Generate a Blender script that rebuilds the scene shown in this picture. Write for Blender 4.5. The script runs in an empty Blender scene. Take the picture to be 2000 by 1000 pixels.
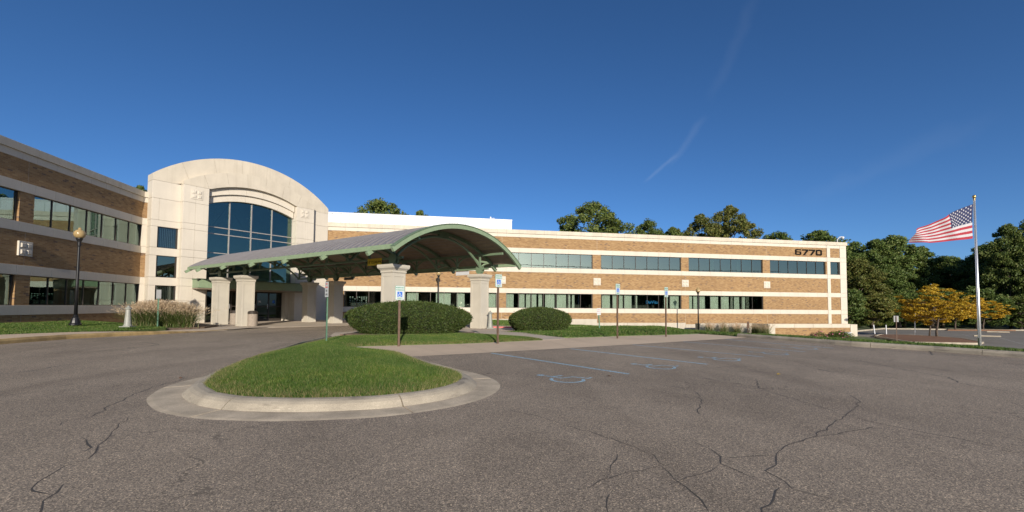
import bpy, bmesh, math, random
import numpy as np
from mathutils import Matrix, Vector
random.seed(7); rng = np.random.default_rng(7)
C = bpy.context.scene.collection
sc = bpy.context.scene
R_ = math.radians
Q2 = math.sqrt(.5)

# ------------------------------------------------------------------ camera
CAM_H = 1.1
yaw, pitch, roll = .17216, .04118, .00711
fwd = Vector((math.sin(yaw), math.cos(yaw), 0)); rgt = Vector((math.cos(yaw), -math.sin(yaw), 0)); up = Vector((0, 0, 1))
f2 = fwd*math.cos(pitch)+up*math.sin(pitch); u2 = up*math.cos(pitch)-fwd*math.sin(pitch)
r3 = rgt*math.cos(roll)+u2*math.sin(roll); u3 = u2*math.cos(roll)-rgt*math.sin(roll)
cd = bpy.data.cameras.new('camera'); cam = bpy.data.objects.new('camera', cd); C.objects.link(cam)
cd.sensor_width = 36; cd.lens = 14.806; cd.shift_y = .0329; cd.clip_start = .05; cd.clip_end = 6000
m = Matrix.Identity(4)
for i in range(3):
    m[i][0] = r3[i]; m[i][1] = u3[i]; m[i][2] = -f2[i]
m[2][3] = CAM_H
cam.matrix_world = m
sc.camera = cam

# ------------------------------------------------------------------ sky, sun, exposure
SUN_EL = 17.0
sd = Vector((.035, -1, 0)).normalized()*math.cos(R_(SUN_EL)); sd.z = math.sin(R_(SUN_EL))
world = bpy.data.worlds.new('World'); sc.world = world; world.use_nodes = True
wn = world.node_tree; wn.nodes.clear()
def N(nt, t, **k):
    n = nt.nodes.new(t)
    for a, b in k.items():
        if a.startswith('i_'):
            n.inputs[int(a[2:]) if a[2:].isdigit() else a[2:].replace('_', ' ')].default_value = b
        else: setattr(n, a, b)
    return n
sky = N(wn, 'ShaderNodeTexSky', sky_type='NISHITA', sun_disc=False)
sky.sun_elevation = R_(SUN_EL); sky.sun_rotation = math.atan2(sd.x, sd.y)
sky.altitude = 300; sky.air_density = .6; sky.dust_density = 1.2; sky.ozone_density = 4.2
bg = N(wn, 'ShaderNodeBackground'); bg.inputs[1].default_value = .112
wo = N(wn, 'ShaderNodeOutputWorld')
wt = N(wn, 'ShaderNodeTexCoord')
def contrail(prev, da, db, width, amount):
    """a faint ice trail: a thin great-circle streak between two sky directions"""
    a, b = Vector(da).normalized(), Vector(db).normalized()
    n = a.cross(b).normalized(); mid = (a+b).normalized(); half = a.angle(b)/2
    noi = N(wn, 'ShaderNodeTexNoise'); noi.inputs['Scale'].default_value = 22; noi.inputs['Detail'].default_value = 5
    wn.links.new(wt.outputs['Generated'], noi.inputs['Vector'])
    d1 = N(wn, 'ShaderNodeVectorMath', operation='DOT_PRODUCT'); d1.inputs[1].default_value = n
    wn.links.new(wt.outputs['Generated'], d1.inputs[0])
    ad = N(wn, 'ShaderNodeMath', operation='MULTIPLY_ADD'); ad.inputs[1].default_value = width*1.6; ad.inputs[2].default_value = -width*.8
    wn.links.new(noi.outputs['Fac'], ad.inputs[0])
    su = N(wn, 'ShaderNodeMath', operation='ADD'); wn.links.new(d1.outputs['Value'], su.inputs[0]); wn.links.new(ad.outputs[0], su.inputs[1])
    ab = N(wn, 'ShaderNodeMath', operation='ABSOLUTE'); wn.links.new(su.outputs[0], ab.inputs[0])
    mr = N(wn, 'ShaderNodeMapRange', interpolation_type='SMOOTHSTEP')
    for k, v in zip((1, 2, 3, 4), (0, width, 1, 0)): mr.inputs[k].default_value = v
    wn.links.new(ab.outputs[0], mr.inputs[0])
    d2 = N(wn, 'ShaderNodeVectorMath', operation='DOT_PRODUCT'); d2.inputs[1].default_value = mid
    wn.links.new(wt.outputs['Generated'], d2.inputs[0])
    m2 = N(wn, 'ShaderNodeMapRange', interpolation_type='SMOOTHSTEP')
    for k, v in zip((1, 2, 3, 4), (math.cos(half), math.cos(half*.35), 0, amount)): m2.inputs[k].default_value = v
    wn.links.new(d2.outputs['Value'], m2.inputs[0])
    mu = N(wn, 'ShaderNodeMath', operation='MULTIPLY'); wn.links.new(mr.outputs[0], mu.inputs[0]); wn.links.new(m2.outputs[0], mu.inputs[1])
    mx = N(wn, 'ShaderNodeMixRGB', blend_type='MIX'); mx.inputs[2].default_value = (5.5, 6.0, 6.6, 1)
    wn.links.new(mu.outputs[0], mx.inputs[0]); wn.links.new(prev, mx.inputs[1])
    return mx.outputs[0]
o_ = sky.outputs[0]
o_ = contrail(o_, (.44, .856, .272), (.497, .803, .33), .006, .06)
o_ = contrail(o_, (.478, .826, .299), (.53, .752, .392), .012, .035)
o_ = contrail(o_, (.52, .745, .40), (.545, .62, .57), .018, .015)
o_ = contrail(o_, (.67, .71, .2), (.83, .47, .3), .026, .016)
hs = N(wn, 'ShaderNodeHueSaturation'); hs.inputs['Saturation'].default_value = 1.10; wn.links.new(o_, hs.inputs['Color'])
wn.links.new(hs.outputs[0], bg.inputs[0]); wn.links.new(bg.outputs[0], wo.inputs[0])
sl = bpy.data.lights.new('sun', 'SUN'); sl.energy = 5.0; sl.angle = R_(.53); sl.color = (1, .905, .77)
sun = bpy.data.objects.new('sun', sl); C.objects.link(sun); sun.rotation_euler = sd.to_track_quat('Z', 'Y').to_euler(); sun.location = (0, -30, 40)
vs = sc.view_settings; vs.view_transform = 'Standard'; vs.look = 'None'; vs.gamma = 1; vs.exposure = .25; vs.use_curve_mapping = False

# ------------------------------------------------------------------ object helpers
WM = {}
def add(name, me, mat=None, parent=None, M=None):
    o = bpy.data.objects.new(name, me); C.objects.link(o)
    M = M if M is not None else Matrix.Identity(4)
    if mat is not None and me is not None and len(me.materials) == 0: me.materials.append(mat)
    if parent is not None:
        o.parent = parent; o.matrix_parent_inverse = WM[parent.name].inverted()
    o.matrix_basis = M; WM[o.name] = M.copy()
    return o
def thing(name, loc, label, cat, group=None, rz=0):
    o = add(name, None, M=Matrix.Translation(loc) @ Matrix.Rotation(rz, 4, 'Z')); return tag(o, label, cat, group)
def tag(o, label, cat, group=None):
    o['label'] = label; o['category'] = cat
    if group: o['group'] = group
    return o
def kind(o, k, label=None):
    o['kind'] = k
    if label: o['label'] = label
    return o
def pymesh(name, v, f, smooth=False):
    me = bpy.data.meshes.new(name); me.from_pydata([tuple(p) for p in v], [], f); me.update()
    if smooth: me.polygons.foreach_set('use_smooth', [True]*len(me.polygons))
    return me
def npmesh(name, V, n):
    """V (k*n,3) : k separate faces of n vertices"""
    me = bpy.data.meshes.new(name); k = len(V)//n
    me.vertices.add(len(V)); me.vertices.foreach_set('co', V.astype(np.float32).ravel())
    me.loops.add(k*n); me.loops.foreach_set('vertex_index', np.arange(k*n, dtype=np.int32))
    me.polygons.add(k); me.polygons.foreach_set('loop_start', np.arange(0, k*n, n, dtype=np.int32))
    me.update(calc_edges=True); return me
class MB:
    def __init__(s, fr=None): s.v = []; s.f = []; s.fr = fr
    def _p(s, p): return tuple(s.fr(*p)) if s.fr else tuple(p)
    def box(s, x0, x1, y0, y1, z0, z1):
        b = len(s.v); s.v += [s._p(p) for p in ((x0,y0,z0),(x1,y0,z0),(x1,y1,z0),(x0,y1,z0),(x0,y0,z1),(x1,y0,z1),(x1,y1,z1),(x0,y1,z1))]
        s.f += [tuple(b+i for i in q) for q in ((0,3,2,1),(4,5,6,7),(0,1,5,4),(1,2,6,5),(2,3,7,6),(3,0,4,7))]; return s
    def prism(s, pts, y0, y1):
        """pts in (x,z) counter-clockwise seen from -y, extruded along y"""
        b = len(s.v); n = len(pts)
        s.v += [s._p((x, y0, z)) for x, z in pts]+[s._p((x, y1, z)) for x, z in pts]
        s.f.append(tuple(range(b, b+n))); s.f.append(tuple(range(b+2*n-1, b+n-1, -1)))
        for i in range(n):
            j = (i+1) % n; s.f.append((b+j, b+i, b+n+i, b+n+j))
        return s
    def tube(s, pts, rad, n=6, closed=True):
        P = [Vector(p) for p in pts]; b = len(s.v); k = len(P)
        rad = rad if isinstance(rad, (list, tuple)) else [rad]*k
        t0 = (P[1]-P[0]).normalized(); ref = Vector((0, 0, 1)) if abs(t0.z) < .9 else Vector((1, 0, 0))
        for i in range(k):
            t = (P[min(i+1, k-1)]-P[max(i-1, 0)]).normalized()
            x = t.cross(ref); x = x.normalized() if x.length > 1e-4 else Vector((1, 0, 0)); y = x.cross(t)
            for j in range(n):
                a = 2*math.pi*(j+.5)/n; s.v.append(s._p(P[i]+(x*math.cos(a)+y*math.sin(a))*rad[i]))
        for i in range(k-1):
            for j in range(n):
                j2 = (j+1) % n; s.f.append((b+i*n+j, b+i*n+j2, b+(i+1)*n+j2, b+(i+1)*n+j))
        if closed: s.f.append(tuple(b+n-1-j for j in range(n))); s.f.append(tuple(b+(k-1)*n+j for j in range(n)))
        return s
    def lathe(s, prof, cx=0, cy=0, n=20):
        b = len(s.v); k = len(prof)
        for r, z in prof:
            for j in range(n):
                a = 2*math.pi*j/n; s.v.append(s._p((cx+r*math.cos(a), cy+r*math.sin(a), z)))
        for i in range(k-1):
            for j in range(n):
                j2 = (j+1) % n; s.f.append((b+i*n+j, b+i*n+j2, b+(i+1)*n+j2, b+(i+1)*n+j))
        s.f.append(tuple(b+n-1-j for j in range(n))); s.f.append(tuple(b+(k-1)*n+j for j in range(n)))
        return s
    def build(s, name, mat, parent=None, M=None, smooth=False):
        me = pymesh(name, s.v, s.f, smooth); return add(name, me, mat, parent, M)
_bc = {}
def boxmesh(size, mat, bev):
    key = (tuple(round(v, 4) for v in size), mat.name, bev)
    if key not in _bc:
        bm = bmesh.new(); bmesh.ops.create_cube(bm, size=1)
        for v in bm.verts: v.co = Vector((v.co.x*size[0], v.co.y*size[1], v.co.z*size[2]))
        if bev: bmesh.ops.bevel(bm, geom=bm.edges[:], offset=min(bev, min(size)*.3), segments=1, affect='EDGES')
        me = bpy.data.meshes.new('block'); bm.to_mesh(me); bm.free(); me.materials.append(mat); _bc[key] = me
    return _bc[key]
def box(name, c, size, mat, parent=None, rz=0, bev=.008):
    return add(name, boxmesh(size, mat, bev), None, parent, Matrix.Translation(c) @ Matrix.Rotation(rz, 4, 'Z'))
class Frame:
    """a: along the wall to the right, b: inwards, z up"""
    def __init__(s, ox, oy, rz): s.o = Vector((ox, oy, 0)); s.rz = rz; s.ux = Vector((math.cos(rz), math.sin(rz), 0)); s.uy = Vector((-math.sin(rz), math.cos(rz), 0))
    def __call__(s, a, b, z): return s.o+s.ux*a+s.uy*b+Vector((0, 0, z))
    def box(s, name, a0, a1, b0, b1, z0, z1, mat, parent=None, bev=.008):
        return box(name, s((a0+a1)/2, (b0+b1)/2, (z0+z1)/2), (abs(a1-a0), abs(b1-b0), abs(z1-z0)), mat, parent, s.rz, bev)
    def mat(s, a, b, z): return Matrix.Translation(s(a, b, z)) @ Matrix.Rotation(s.rz, 4, 'Z')
def ST(s, t): return ((s-t)*Q2, (s+t)*Q2)
def textmesh(txt, size, ext=.002, xs=1.0, off=0.0):
    cu = bpy.data.curves.new('lettering', 'FONT'); cu.body = txt; cu.size = size; cu.align_x = 'CENTER'; cu.align_y = 'CENTER'; cu.extrude = ext; cu.offset = off; cu.resolution_u = 3
    o = bpy.data.objects.new('lettering', cu); C.objects.link(o)
    me = bpy.data.meshes.new_from_object(o.evaluated_get(bpy.context.evaluated_depsgraph_get()))
    bpy.data.objects.remove(o); bpy.data.curves.remove(cu)
    for v in me.vertices: v.co.x *= xs
    return me
UPR = Matrix.Rotation(math.pi/2, 4, 'X')       # lays flat text upright, facing -y

# ------------------------------------------------------------------ materials
MATS = {}
def newmat(name):
    m = bpy.data.materials.new(name); m.use_nodes = True; nt = m.node_tree; nt.nodes.clear()
    out = nt.nodes.new('ShaderNodeOutputMaterial'); bs = nt.nodes.new('ShaderNodeBsdfPrincipled'); nt.links.new(bs.outputs[0], out.inputs[0])
    MATS[name] = m; return m, nt, bs, out
def ramp(nt, fac, stops):
    r = nt.nodes.new('ShaderNodeValToRGB'); e = r.color_ramp.elements
    while len(e) < len(stops): e.new(.5)
    for x, (p, c) in zip(e, stops): x.position = p; x.color = (*c, 1) if len(c) == 3 else c
    nt.links.new(fac, r.inputs[0]); return r.outputs[0]
def noise(nt, scale, detail=4, rough=.55, vec=None, dist=0):
    n = nt.nodes.new('ShaderNodeTexNoise'); n.inputs['Scale'].default_value = scale; n.inputs['Detail'].default_value = detail; n.inputs['Roughness'].default_value = rough; n.inputs['Distortion'].default_value = dist
    if vec is None: vec = nt.nodes.new('ShaderNodeNewGeometry').outputs['Position']
    nt.links.new(vec, n.inputs['Vector']); return n.outputs['Fac']
def math_(nt, op, a, b=None, c=None):
    n = nt.nodes.new('ShaderNodeMath'); n.operation = op
    for i, v in enumerate((a, b, c)):
        if v is None: continue
        if isinstance(v, (int, float)): n.inputs[i].default_value = v
        else: nt.links.new(v, n.inputs[i])
    return n.outputs[0]
def mix(nt, fac, a, b, mode='MIX'):
    n = nt.nodes.new('ShaderNodeMixRGB'); n.blend_type = mode
    for i, v in enumerate((fac, a, b)):
        if isinstance(v, (int, float)): n.inputs[i].default_value = v
        elif isinstance(v, (tuple, list)): n.inputs[i].default_value = (*v, 1)
        else: nt.links.new(v, n.inputs[i])
    return n.outputs[0]
def bump(nt, bs, h, st=.3, dist=.01):
    b = nt.nodes.new('ShaderNodeBump'); b.inputs['Strength'].default_value = st; b.inputs['Distance'].default_value = dist
    nt.links.new(h, b.inputs['Height']); nt.links.new(b.outputs[0], bs.inputs['Normal'])
def scaled(nt, sx, sy, sz):
    g = nt.nodes.new('ShaderNodeNewGeometry'); v = nt.nodes.new('ShaderNodeVectorMath'); v.operation = 'MULTIPLY'; v.inputs[1].default_value = (sx, sy, sz)
    nt.links.new(g.outputs['Position'], v.inputs[0]); return v.outputs[0]
def simple(name, col, rough=.6, metal=0, var=.12, scale=6, spec=.5, bmp=0):
    m, nt, bs, out = newmat(name)
    n = noise(nt, scale, 5); lo = tuple(c*(1-var) for c in col); hi = tuple(min(1, c*(1+var)) for c in col)
    nt.links.new(ramp(nt, n, [(.3, lo), (.7, hi)]), bs.inputs['Base Color'])
    bs.inputs['Roughness'].default_value = rough; bs.inputs['Metallic'].default_value = metal; bs.inputs['Specular IOR Level'].default_value = spec
    if bmp: bump(nt, bs, noise(nt, scale*12, 3), bmp, .004)
    return m
def brickmat(name, axis):
    m, nt, bs, out = newmat(name)
    g = nt.nodes.new('ShaderNodeNewGeometry'); sp = nt.nodes.new('ShaderNodeSeparateXYZ'); nt.links.new(g.outputs['Position'], sp.inputs[0])
    if axis == 'x': u = sp.outputs[0]
    elif axis == 'y': u = sp.outputs[1]
    else: u = math_(nt, 'MULTIPLY', math_(nt, 'ADD', sp.outputs[0], sp.outputs[1]), Q2)
    zr = math_(nt, 'DIVIDE', sp.outputs[2], .0755); row = math_(nt, 'FLOOR', zr)
    odd = math_(nt, 'MULTIPLY', math_(nt, 'FLOORED_MODULO', row, 2.0), .5)
    cx = math_(nt, 'ADD', math_(nt, 'DIVIDE', u, .225), odd); col = math_(nt, 'FLOOR', cx)
    cb = nt.nodes.new('ShaderNodeCombineXYZ'); nt.links.new(col, cb.inputs[0]); nt.links.new(row, cb.inputs[1])
    w = nt.nodes.new('ShaderNodeTexWhiteNoise'); w.noise_dimensions = '2D'; nt.links.new(cb.outputs[0], w.inputs['Vector'])
    c = ramp(nt, w.outputs['Value'], [(0, (.215, .118, .047)), (.3, (.268, .156, .063)), (.7, (.30, .18, .075)), (1, (.35, .222, .10))])
    big = noise(nt, .35, 3); c = mix(nt, .5, c, ramp(nt, big, [(.3, (.82, .82, .82)), (.7, (1.1, 1.1, 1.1))]), 'MULTIPLY')
    # clusters of burnt bricks
    cb2 = nt.nodes.new('ShaderNodeCombineXYZ'); nt.links.new(math_(nt, 'FLOOR', math_(nt, 'DIVIDE', cx, 1.0)), cb2.inputs[0]); nt.links.new(row, cb2.inputs[1])
    w2 = nt.nodes.new('ShaderNodeTexWhiteNoise'); w2.noise_dimensions = '2D'; nt.links.new(cb2.outputs[0], w2.inputs['Vector'])
    c = mix(nt, math_(nt, 'GREATER_THAN', w2.outputs['Value'], .965), c, (.14, .085, .055))
    mz = math_(nt, 'LESS_THAN', math_(nt, 'FRACT', zr), .14); mxx = math_(nt, 'LESS_THAN', math_(nt, 'FRACT', cx), .05)
    mort = math_(nt, 'MAXIMUM', mz, mxx)
    c = mix(nt, mort, c, (.28, .20, .125))
    nt.links.new(c, bs.inputs['Base Color']); bs.inputs['Roughness'].default_value = .85
    bump(nt, bs, math_(nt, 'SUBTRACT', 1.0, mort), .5, .008)
    return m
def concrete(name, col, scale=.8, streak=True, var=.12, stain=.18, scuff=False, grit=False):
    m, nt, bs, out = newmat(name)
    n1 = noise(nt, scale, 6); n2 = noise(nt, 40, 4)
    c = ramp(nt, n1, [(.3, tuple(x*(1-var) for x in col)), (.7, tuple(x*(1+var*.6) for x in col))])
    c = mix(nt, .35, c, ramp(nt, n2, [(.3, (.8, .8, .8)), (.7, (1.08, 1.08, 1.08))]), 'MULTIPLY')
    if streak:
        n3 = noise(nt, 1, 5, .6, scaled(nt, 3.5, 3.5, .22))
        c = mix(nt, ramp(nt, n3, [(.48, (0, 0, 0)), (.75, (stain*2,)*3)]), c, tuple(x*.55 for x in (col[0], col[1]*.95, col[2]*.85)))
    if grit or scuff:
        c = mix(nt, .8, c, ramp(nt, noise(nt, 140, 2, .8), [(.3, (.62, .62, .62)), (.7, (1.28, 1.27, 1.25))]), 'MULTIPLY')
        c = mix(nt, ramp(nt, noise(nt, 5, 6, .7), [(.55, (0, 0, 0)), (.75, (.5,)*3)]), c, tuple(x*.5 for x in col))
    if scuff:      # tyre rubber and scraped patches
        n4 = noise(nt, 1, 6, .7, scaled(nt, 1.6, 1.6, 14)); c = mix(nt, ramp(nt, n4, [(.56, (0, 0, 0)), (.68, (.8,)*3)]), c, tuple(x*.34 for x in col))
        n5 = noise(nt, 1, 5, .7, scaled(nt, 2.6, 2.6, 20)); c = mix(nt, ramp(nt, n5, [(.63, (0, 0, 0)), (.7, (.6,)*3)]), c, tuple(min(1, x*1.5) for x in col))
    nt.links.new(c, bs.inputs['Base Color']); bs.inputs['Roughness'].default_value = .85
    bump(nt, bs, n2, .15, .004); return m
def asphaltmat(name, col, speck=True):
    m, nt, bs, out = newmat(name)
    big = noise(nt, .28, 5, .6); mid = noise(nt, 2.2, 4); fine = noise(nt, 95, 3, .7)
    c = ramp(nt, big, [(.3, tuple(x*.84 for x in col)), (.7, tuple(x*1.1 for x in col))])
    c = mix(nt, .5, c, ramp(nt, mid, [(.3, (.88, .88, .88)), (.7, (1.1, 1.1, 1.1))]), 'MULTIPLY')
    if speck:
        v = nt.nodes.new('ShaderNodeTexVoronoi'); v.inputs['Scale'].default_value = 165
        nt.links.new(nt.nodes.new('ShaderNodeNewGeometry').outputs['Position'], v.inputs['Vector'])
        w = nt.nodes.new('ShaderNodeSeparateColor'); nt.links.new(v.outputs['Color'], w.inputs[0])
        c = mix(nt, .85, c, ramp(nt, w.outputs[0], [(0, (.28, .28, .28)), (.42, (.82, .82, .81)), (.75, (1.15, 1.14, 1.11)), (.93, (1.75, 1.68, 1.55)), (1, (3.0, 2.85, 2.55))]), 'MULTIPLY')
        c = mix(nt, .6, c, ramp(nt, fine, [(.3, (.75, .75, .75)), (.7, (1.22, 1.22, 1.22))]), 'MULTIPLY')
        bump(nt, bs, w.outputs[0], .4, .004)
        # worn wheel paths, damp-looking seals, oil drips
        path = noise(nt, 1, 4, .55, scaled(nt, .55, .16, 1), 1.2); c = mix(nt, .55, c, ramp(nt, path, [(.35, (.72, .71, .70)), (.5, (1, 1, 1)), (.68, (1.14, 1.13, 1.11))]), 'MULTIPLY')
        oil = noise(nt, 1, 4, .6, scaled(nt, 1.3, 1.0, 1), .6); c = mix(nt, ramp(nt, oil, [(.64, (0, 0, 0)), (.76, (.5,)*3)]), c, tuple(x*.42 for x in col))
        hair = nt.nodes.new('ShaderNodeTexVoronoi'); hair.feature = 'DISTANCE_TO_EDGE'; hair.inputs['Scale'].default_value = .55
        dv = nt.nodes.new('ShaderNodeVectorMath'); dv.operation = 'ADD'; dn = nt.nodes.new('ShaderNodeTexNoise'); dn.inputs['Scale'].default_value = 3.5; dn.inputs['Detail'].default_value = 6
        gp = nt.nodes.new('ShaderNodeNewGeometry').outputs['Position']; nt.links.new(gp, dn.inputs['Vector']); nt.links.new(gp, dv.inputs[0])
        sc_ = nt.nodes.new('ShaderNodeVectorMath'); sc_.operation = 'SCALE'; sc_.inputs['Scale'].default_value = .55; nt.links.new(dn.outputs['Color'], sc_.inputs[0]); nt.links.new(sc_.outputs[0], dv.inputs[1]); nt.links.new(dv.outputs[0], hair.inputs['Vector'])
        hm = math_(nt, 'MULTIPLY', math_(nt, 'LESS_THAN', hair.outputs['Distance'], .005), ramp(nt, noise(nt, .8, 3), [(.5, (0, 0, 0)), (.62, (.75,)*3)]))
        c = mix(nt, hm, c, tuple(x*.4 for x in col))
    nt.links.new(c, bs.inputs['Base Color']); bs.inputs['Roughness'].default_value = .88; bs.inputs['Specular IOR Level'].default_value = .3
    return m
def leafmat(name, cols, trans=.35, rough=.55, patch=False):
    m, nt, bs, out = newmat(name)
    g = nt.nodes.new('ShaderNodeNewGeometry')
    k = len(cols); c = ramp(nt, g.outputs['Random Per Island'], [(i/max(1, k-1), cc) for i, cc in enumerate(cols)])
    oi = nt.nodes.new('ShaderNodeObjectInfo')
    c = mix(nt, 1.0, c, ramp(nt, oi.outputs['Random'], [(0, (.82, .84, .8)), (1, (1.14, 1.1, 1.08))]), 'MULTIPLY')
    if patch:      # thin, dry and lush patches of turf
        c = mix(nt, 1.0, c, ramp(nt, noise(nt, 1.1, 5, .65), [(.3, (.62, .72, .6)), (.5, (1, 1, 1)), (.66, (1.25, 1.15, 1.0)), (.78, (1.9, 1.45, 1.3))]), 'MULTIPLY')
    nt.links.new(c, bs.inputs['Base Color']); bs.inputs['Roughness'].default_value = rough; bs.inputs['Specular IOR Level'].default_value = .3
    tr = nt.nodes.new('ShaderNodeBsdfTranslucent'); nt.links.new(c, tr.inputs[0])
    ms = nt.nodes.new('ShaderNodeMixShader'); ms.inputs[0].default_value = trans
    nt.links.new(bs.outputs[0], ms.inputs[1]); nt.links.new(tr.outputs[0], ms.inputs[2]); nt.links.new(ms.outputs[0], out.inputs[0])
    return m
def glassmat(name, tint, refl, base=.12, ior=1.55):
    m, nt, bs, out = newmat(name); nt.nodes.remove(bs)
    t = nt.nodes.new('ShaderNodeBsdfTransparent'); t.inputs[0].default_value = (*tint, 1)
    g = nt.nodes.new('ShaderNodeBsdfGlossy'); g.inputs[0].default_value = (*refl, 1); g.inputs['Roughness'].default_value = .012
    b = nt.nodes.new('ShaderNodeBump'); b.inputs['Strength'].default_value = .05; b.inputs['Distance'].default_value = .02
    nt.links.new(noise(nt, .9, 2), b.inputs['Height']); nt.links.new(b.outputs[0], g.inputs['Normal'])
    fr = nt.nodes.new('ShaderNodeFresnel'); fr.inputs[0].default_value = ior
    ff = math_(nt, 'MINIMUM', math_(nt, 'ADD', fr.outputs[0], base), .95)
    ms = nt.nodes.new('ShaderNodeMixShader'); nt.links.new(ff, ms.inputs[0]); nt.links.new(t.outputs[0], ms.inputs[1]); nt.links.new(g.outputs[0], ms.inputs[2])
    nt.links.new(ms.outputs[0], out.inputs[0]); return m
def paintmat(name, col, wear):
    m, nt, bs, out = newmat(name)
    nt.links.new(ramp(nt, noise(nt, 3, 4), [(.3, tuple(x*.8 for x in col)), (.7, col)]), bs.inputs['Base Color']); bs.inputs['Roughness'].default_value = .8
    t = nt.nodes.new('ShaderNodeBsdfTransparent'); ms = nt.nodes.new('ShaderNodeMixShader')
    f = ramp(nt, noise(nt, 28, 6, .75), [(wear-.06, (0, 0, 0)), (wear+.06, (1, 1, 1))])
    nt.links.new(f, ms.inputs[0]); nt.links.new(t.outputs[0], ms.inputs[1]); nt.links.new(bs.outputs[0], ms.inputs[2]); nt.links.new(ms.outputs[0], out.inputs[0])
    return m
M_asph = asphaltmat('asphalt', (.315, .26, .2)); M_asph2 = asphaltmat('asphalt_far', (.22, .20, .17), False)
M_crack = paintmat('crack', (.085, .073, .06), .37)
M_walk = concrete('walk_concrete', (.62, .48, .335), .6, False); M_plaza = concrete('plaza_concrete', (.5, .42, .33), .6, False)
M_kerb = concrete('kerb_concrete', (.40, .35, .27), 2.2, False, .25, scuff=True)
M_gut = concrete('gutter_concrete', (.54, .45, .325), 2.8, False, .28, grit=True)
M_kerby = concrete('kerb_yellow', (.43, .30, .13), 3, False, .35)
M_kerbr = simple('kerb_red', (.5, .14, .13), .8)
M_pre = concrete('precast', (.56, .508, .425), .7, True, .07, .06)
M_pre2 = concrete('precast_stained', (.525, .47, .38), 1.1, True, .10, .14)
M_foot = concrete('foundation', (.46, .415, .34), 1, True, .1, .2)
M_joint = simple('mortar_joint', (.44, .395, .33), .9)
M_bx = brickmat('brick_x', 'x'); M_by = brickmat('brick_y', 'y'); M_bs = brickmat('brick_s', 's')
M_green = simple('green_paint_shaded', (.125, .18, .11), .5, var=.08); M_greenl = simple('green_paint_sunlit', (.21, .28, .175), .5, var=.08)  # one green, sunlit and shaded tones put into colour; dark tone also trims
M_roof = simple('roof_metal', (.25, .238, .24), .45, .3, .08, 2); M_deck = simple('deck_metal', (.23, .18, .135), .6, 0, .18, 3)
M_col = simple('column_paint', (.45, .415, .345), .7, var=.05, scale=2)
M_bronze = simple('bronze_frame', (.05, .04, .033), .4, .3); M_mull = simple('grey_frame', (.36, .33, .30), .4, .3)
M_glass = glassmat('tinted_glass', (.77, .82, .785), (.66, .74, .70), .07)
M_glassl = glassmat('left_glass', (.60, .76, .71), (.62, .80, .77), .22)
M_glass2 = glassmat('upper_glass', (.34, .45, .42), (.60, .64, .50), .28)
M_glassd = glassmat('door_glass', (.25, .30, .29), (.7, .8, .8), .03)
M_glassa = glassmat('atrium_glass', (.60, .72, .70), (.48, .66, .60), .15)
M_curt = simple('curtain_cloth', (.72, .73, .67), .85, var=.08, scale=1.5); M_blind = simple('blind_vane', (.72, .72, .64), .7, var=.06)
M_in = simple('interior_grey', (.085, .085, .08), .9); M_atr = simple('atrium_wall', (.62, .60, .56), .9); M_black = simple('black_metal', (.018, .018, .02), .4, .4, .2)
M_white = simple('white_metal', (.50, .51, .53), .5, var=.03); M_lampshade = simple('lamp_glass', (.33, .235, .11), .15, var=.1)
M_bol = simple('bollard_paint', (.25, .255, .225), .5, var=.08); M_agg = concrete('aggregate', (.30, .25, .2), 30, False, .4)
M_post = simple('brown_post', (.12, .075, .05), .55, .2, .2, 12); M_gpost = simple('green_post', (.10, .20, .13), .5, .2, .15)
M_sw = simple('sign_white', (.46, .49, .49), .45, var=.03); M_sb = simple('sign_blue', (.02, .12, .48), .45, var=.05); M_sg = simple('sign_green', (.05, .25, .15), .5)
M_sr = simple('sign_red', (.5, .04, .04), .5); M_sy = simple('sign_yellow', (.62, .42, .03), .5, var=.08); M_sk = simple('sign_grey', (.33, .33, .32), .5, .3)
M_num = simple('number_black', (.009, .008, .007), .8, spec=.1); M_alu = simple('aluminium', (.62, .62, .62), .3, .7, .05); M_gold = simple('gold_ball', (.6, .42, .15), .3, .8)
M_fr = simple('flag_red', (.30, .02, .035), .8, var=.06); M_fw = simple('flag_white', (.44, .43, .45), .8, var=.04); M_fb = simple('flag_blue', (.014, .02, .075), .8, var=.06)
M_mulch = simple('mulch', (.17, .085, .045), .95, var=.4, scale=25); M_soil = simple('soil', (.16, .11, .075), .95, var=.35, scale=18)
M_lawn = simple('lawn_ground', (.085, .125, .03), .95, var=.45, scale=7); M_ground = simple('field_ground', (.06, .085, .03), .95, var=.4, scale=.2)
M_blade = leafmat('grass_blade', [(.035, .085, .011), (.056, .12, .018), (.08, .155, .026), (.115, .185, .04), (.25, .235, .10)], .3, patch=True)
M_hleaf = leafmat('hedge_leaf', [(.03, .055, .012), (.05, .085, .018), (.075, .115, .024), (.11, .145, .035), (.045, .078, .018), (.10, .085, .03)], .2)
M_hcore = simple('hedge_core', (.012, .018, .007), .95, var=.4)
M_leaf = leafmat('tree_leaf', [(.065, .10, .024), (.10, .145, .034), (.14, .18, .045), (.19, .21, .06)], .35)
M_leafd = leafmat('forest_leaf', [(.052, .092, .02), (.086, .137, .03), (.125, .175, .043), (.175, .20, .06)], .3)
M_leafo = leafmat('olive_leaf', [(.085, .11, .025), (.125, .15, .035), (.165, .175, .045), (.21, .18, .05)], .35)
M_leafy = leafmat('yellow_leaf', [(.40, .22, .015), (.52, .32, .02), (.60, .39, .03), (.66, .45, .05), (.34, .26, .03)], .4)
M_bark = simple('bark', (.085, .065, .05), .95, var=.35, scale=9, bmp=.6)
M_plume = leafmat('grass_plume', [(.5, .38, .25), (.62, .49, .34), (.7, .56, .42)], .4)
M_dry = leafmat('dry_blade', [(.20, .17, .07), (.30, .25, .12), (.38, .31, .17), (.12, .15, .04)], .3)
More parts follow.
